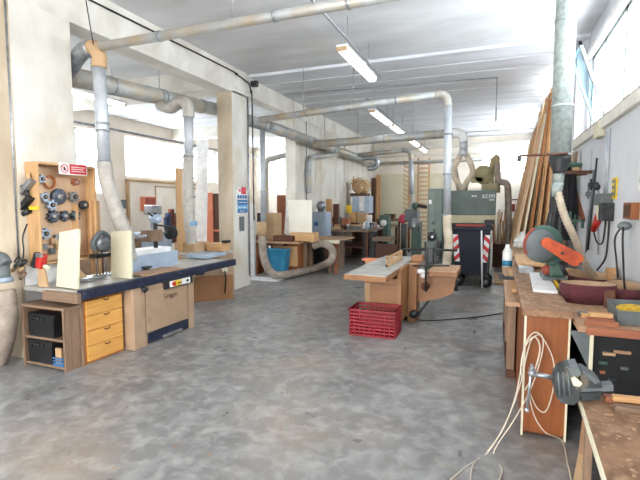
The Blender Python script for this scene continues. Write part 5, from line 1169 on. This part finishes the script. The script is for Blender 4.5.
# vise bench in the foreground
ZV = .70
t = thing('vise_bench', 'rough foreground workbench corner at the lower right', 'bench', (.7, 1.9, 0))
MB().hexa([(.345, 1.2, ZV-.03), (1.08, 1.2, ZV-.03), (1.08, 2.52, ZV-.03), (.395, 2.36, ZV-.03)], [(.345, 1.2, ZV), (1.08, 1.2, ZV), (1.08, 2.52, ZV), (.395, 2.36, ZV)]).build('bench_top', 'benchtop', t)
MB().hexa([(.340, 1.2, ZV-.035), (.345, 1.2, ZV-.035), (.395, 2.36, ZV-.035), (.390, 2.36, ZV-.035)], [(.340, 1.2, ZV+.001), (.345, 1.2, ZV+.001), (.395, 2.36, ZV+.001), (.390, 2.36, ZV+.001)]).build('pale_edging', 'creamb', t)
bx('leg', .41, 2.25, 0, .44, 2.29, ZV-.03, 'grey_woodz', t); bx('leg', .46, 1.5, 0, .52, 1.56, ZV-.03, 'pine_z', t); bx('leg', 1.0, 2.35, 0, 1.06, 2.41, ZV-.03, 'brownd', t); bx('leg', 1.0, 1.3, 0, 1.06, 1.36, ZV-.03, 'brownd', t)
bx('lower_shelf', .50, 1.5, .15, 1.05, 2.3, .18, 'benchtop', t)
# stuff below
mb = MB(); mb.hexa([(.50, 2.0, .181), (.51, 2.0, .181), (.53, 2.35, .181), (.52, 2.35, .181)], [(.44, 1.95, .62), (.45, 1.95, .62), (.47, 2.3, .60), (.46, 2.3, .60)]); mb.build('laminate_offcut', 'whitep', None, 'white panel leaning under the foreground bench', 'panel')
for i, (x, y, z, l_, m, lb) in enumerate(((.50, 2.75, 0, .28, 'lightwood', 'pale board standing on end beside the brown cabinet foot'), (.53, 2.9, 0, .34, 'redwood', 'reddish board standing behind the pale one under the benches'), (.46, 2.6, 0, .14, 'card', 'low tan wood block on the floor before the cabinet foot'))):
    MB().hexa([(x, y, z), (x+.025, y, z), (x+.03, y+.22, z), (x, y+.22, z)], [(x+.02, y+.03, z+l_), (x+.045, y+.03, z+l_), (x+.05, y+.22, z+l_+.04), (x+.02, y+.22, z+l_+.04)]).build('board_offcut', m, None, lb, 'board')
for i, (x, y, l_, w_, r_, z, m, lb) in enumerate(((.70, 2.34, .42, .05, .06, ZV, 'redwood', 'reddish batten farthest back on the foreground bench'), (.72, 2.24, .42, .05, .03, ZV, 'grey_wood', 'grey weathered batten in front of the reddish one'), (.66, 2.29, .30, .03, .10, ZV+.027, 'pine_x', 'thin pale batten on top of the two foreground battens'))):
    mb = MB(); mb.M = Matrix.Translation((x, y, z+.001)) @ Matrix.Rotation(r_, 4, 'Z'); mb.box(-l_/2, -w_/2, 0, l_/2, w_/2, .025, .003); mb.build('batten', m, None, lb, 'batten')
mb = MB(); random.seed(21)
for i in range(150):
    x = random.uniform(.45, 1.0); y = random.uniform(1.4, 2.35); s_ = random.uniform(.003, .009); mb.box(x-s_, y-s_*.6, ZV, x+s_, y+s_*.6, ZV+.003)
mb.build('wood_chips', 'lightwood', None, 'pale wood chips scattered on the foreground bench', 'wood chips', kind='stuff')
# vise
t = thing('bench_vise', 'big grey-green bench vise clamped on the foreground bench corner', 'vise', (.5, 2.42, ZV))
y0 = 2.31; V = lambda px, py, y=2.31: PY(px, py, y)
def vp(pts, ya, yb, nm, m='vise', par=t):
    P2 = [V(*p) for p in pts]; return MB().prism([(p.x, p.z) for p in P2], 'y', ya, yb).build(nm, m, par)
vp([(553, 385), (554, 374), (559, 367), (568, 364), (576, 366), (578, 380), (578, 396), (572, 401), (560, 399), (555, 393)], 2.26, 2.37, 'front_jaw')
vp([(579, 370), (587, 372), (599, 379), (600, 385), (579, 385)], 2.27, 2.36, 'rear_jaw')
vp([(566, 364.5), (577, 363.5), (579, 370), (570, 371)], 2.24, 2.38, 'jaw_cap', 'gbox')
vp([(580, 368), (583, 368), (597, 377), (592, 379)], 2.245, 2.375, 'jaw_cap', 'gbox')
vp([(569, 374), (572, 371), (580, 378), (577, 381), (571, 380)], 2.24, 2.26, 'pale_label', 'creamb')
vp([(577, 384.5), (612, 383), (612, 389), (577, 391)], 2.285, 2.34, 'slide_bar', 'gbox')
vp([(578, 390), (600, 389), (598, 396), (581, 398)], 2.27, 2.36, 'base')
for px_ in (558, 563, 568): MB().cyl(V(px_, 372, 2.26), V(px_+2, 396, 2.255), .004, n=6).build('rib', 'gbox', t)
MB().cyl(V(533, 374), V(556, 378), .012).sphere(V(532, 373), .018).build('screw', 'steel', t)
MB().cyl(V(532, 364), V(527, 410), .007, n=8).sphere(V(532, 369), .014).sphere(V(527, 410), .012).build('handle_bar', 'steel', t)
# white cable
t = thing('extension_cable', 'cream cable looped over the brown cabinet and trailing on the floor', 'cable', (0, 3, 0))
pts = [PZ(446, 484, .006), PZ(462, 470, .006), PZ(490, 448, .008)]
yA = 3.22
q = [PY(507, 420, 3.0), PY(520, 385, 3.12), PY(528, 350, yA), PY(533, 338, yA), PY(541, 335, yA), PY(543, 348, yA), PY(536, 375, yA), PY(527, 397, 3.1), PY(514, 420, 3.0)]
q2 = [PZ(494, 452, .006), PZ(502, 470, .006), PZ(497, 484, .006)]
MB().tube(pts+q+q2, .0042, 6, cap=True).build('cable_strand', 'cable', t)
MB().tube([PZ(470, 484, .006), PZ(474, 463, .006), PZ(488, 452, .01), PY(505, 425, 2.98), PY(517, 390, 3.1), PY(524, 350, yA), PY(530, 336, yA), PY(538, 333, yA), PY(548, 347, yA), PY(554, 365, yA), PY(553, 390, yA), PY(546, 411, yA), PY(537, 408, yA), PY(529, 392, yA), PY(534, 415, yA), PY(545, 432, 3.2), PZ(562, 441, .01), PZ(568, 465, .01), PZ(572, 484, .01)], .0042, 6).build('cable_strand', 'cable', t)
MB().tube([PY(523, 385, yA), PY(521, 365, yA), PY(526, 345, yA), PY(535, 337, yA), PY(540, 350, yA), PY(533, 375, yA), PY(525, 390, yA)], .005, 6).build('cable_strand', 'cable', t)
# debris on floor
mb = MB(); random.seed(77)
for i in range(110):
    if i < 50: c = PZ(random.uniform(60, 520), random.uniform(300, 470), 0)
    else: c = Vector((random.uniform(-3.5, .1), random.uniform(5, 12), 0))
    s_ = random.uniform(.003, .010); a = random.uniform(0, PI)
    mb.M = Matrix.Translation(c) @ Matrix.Rotation(a, 4, 'Z'); mb.box(-s_, -s_*.5, 0, s_, s_*.5, .004)
mb.M = Matrix.Identity(4); mb.build('wood_debris', 'lightwood', None, 'pale wood chips scattered over the concrete floor', 'debris', kind='stuff')
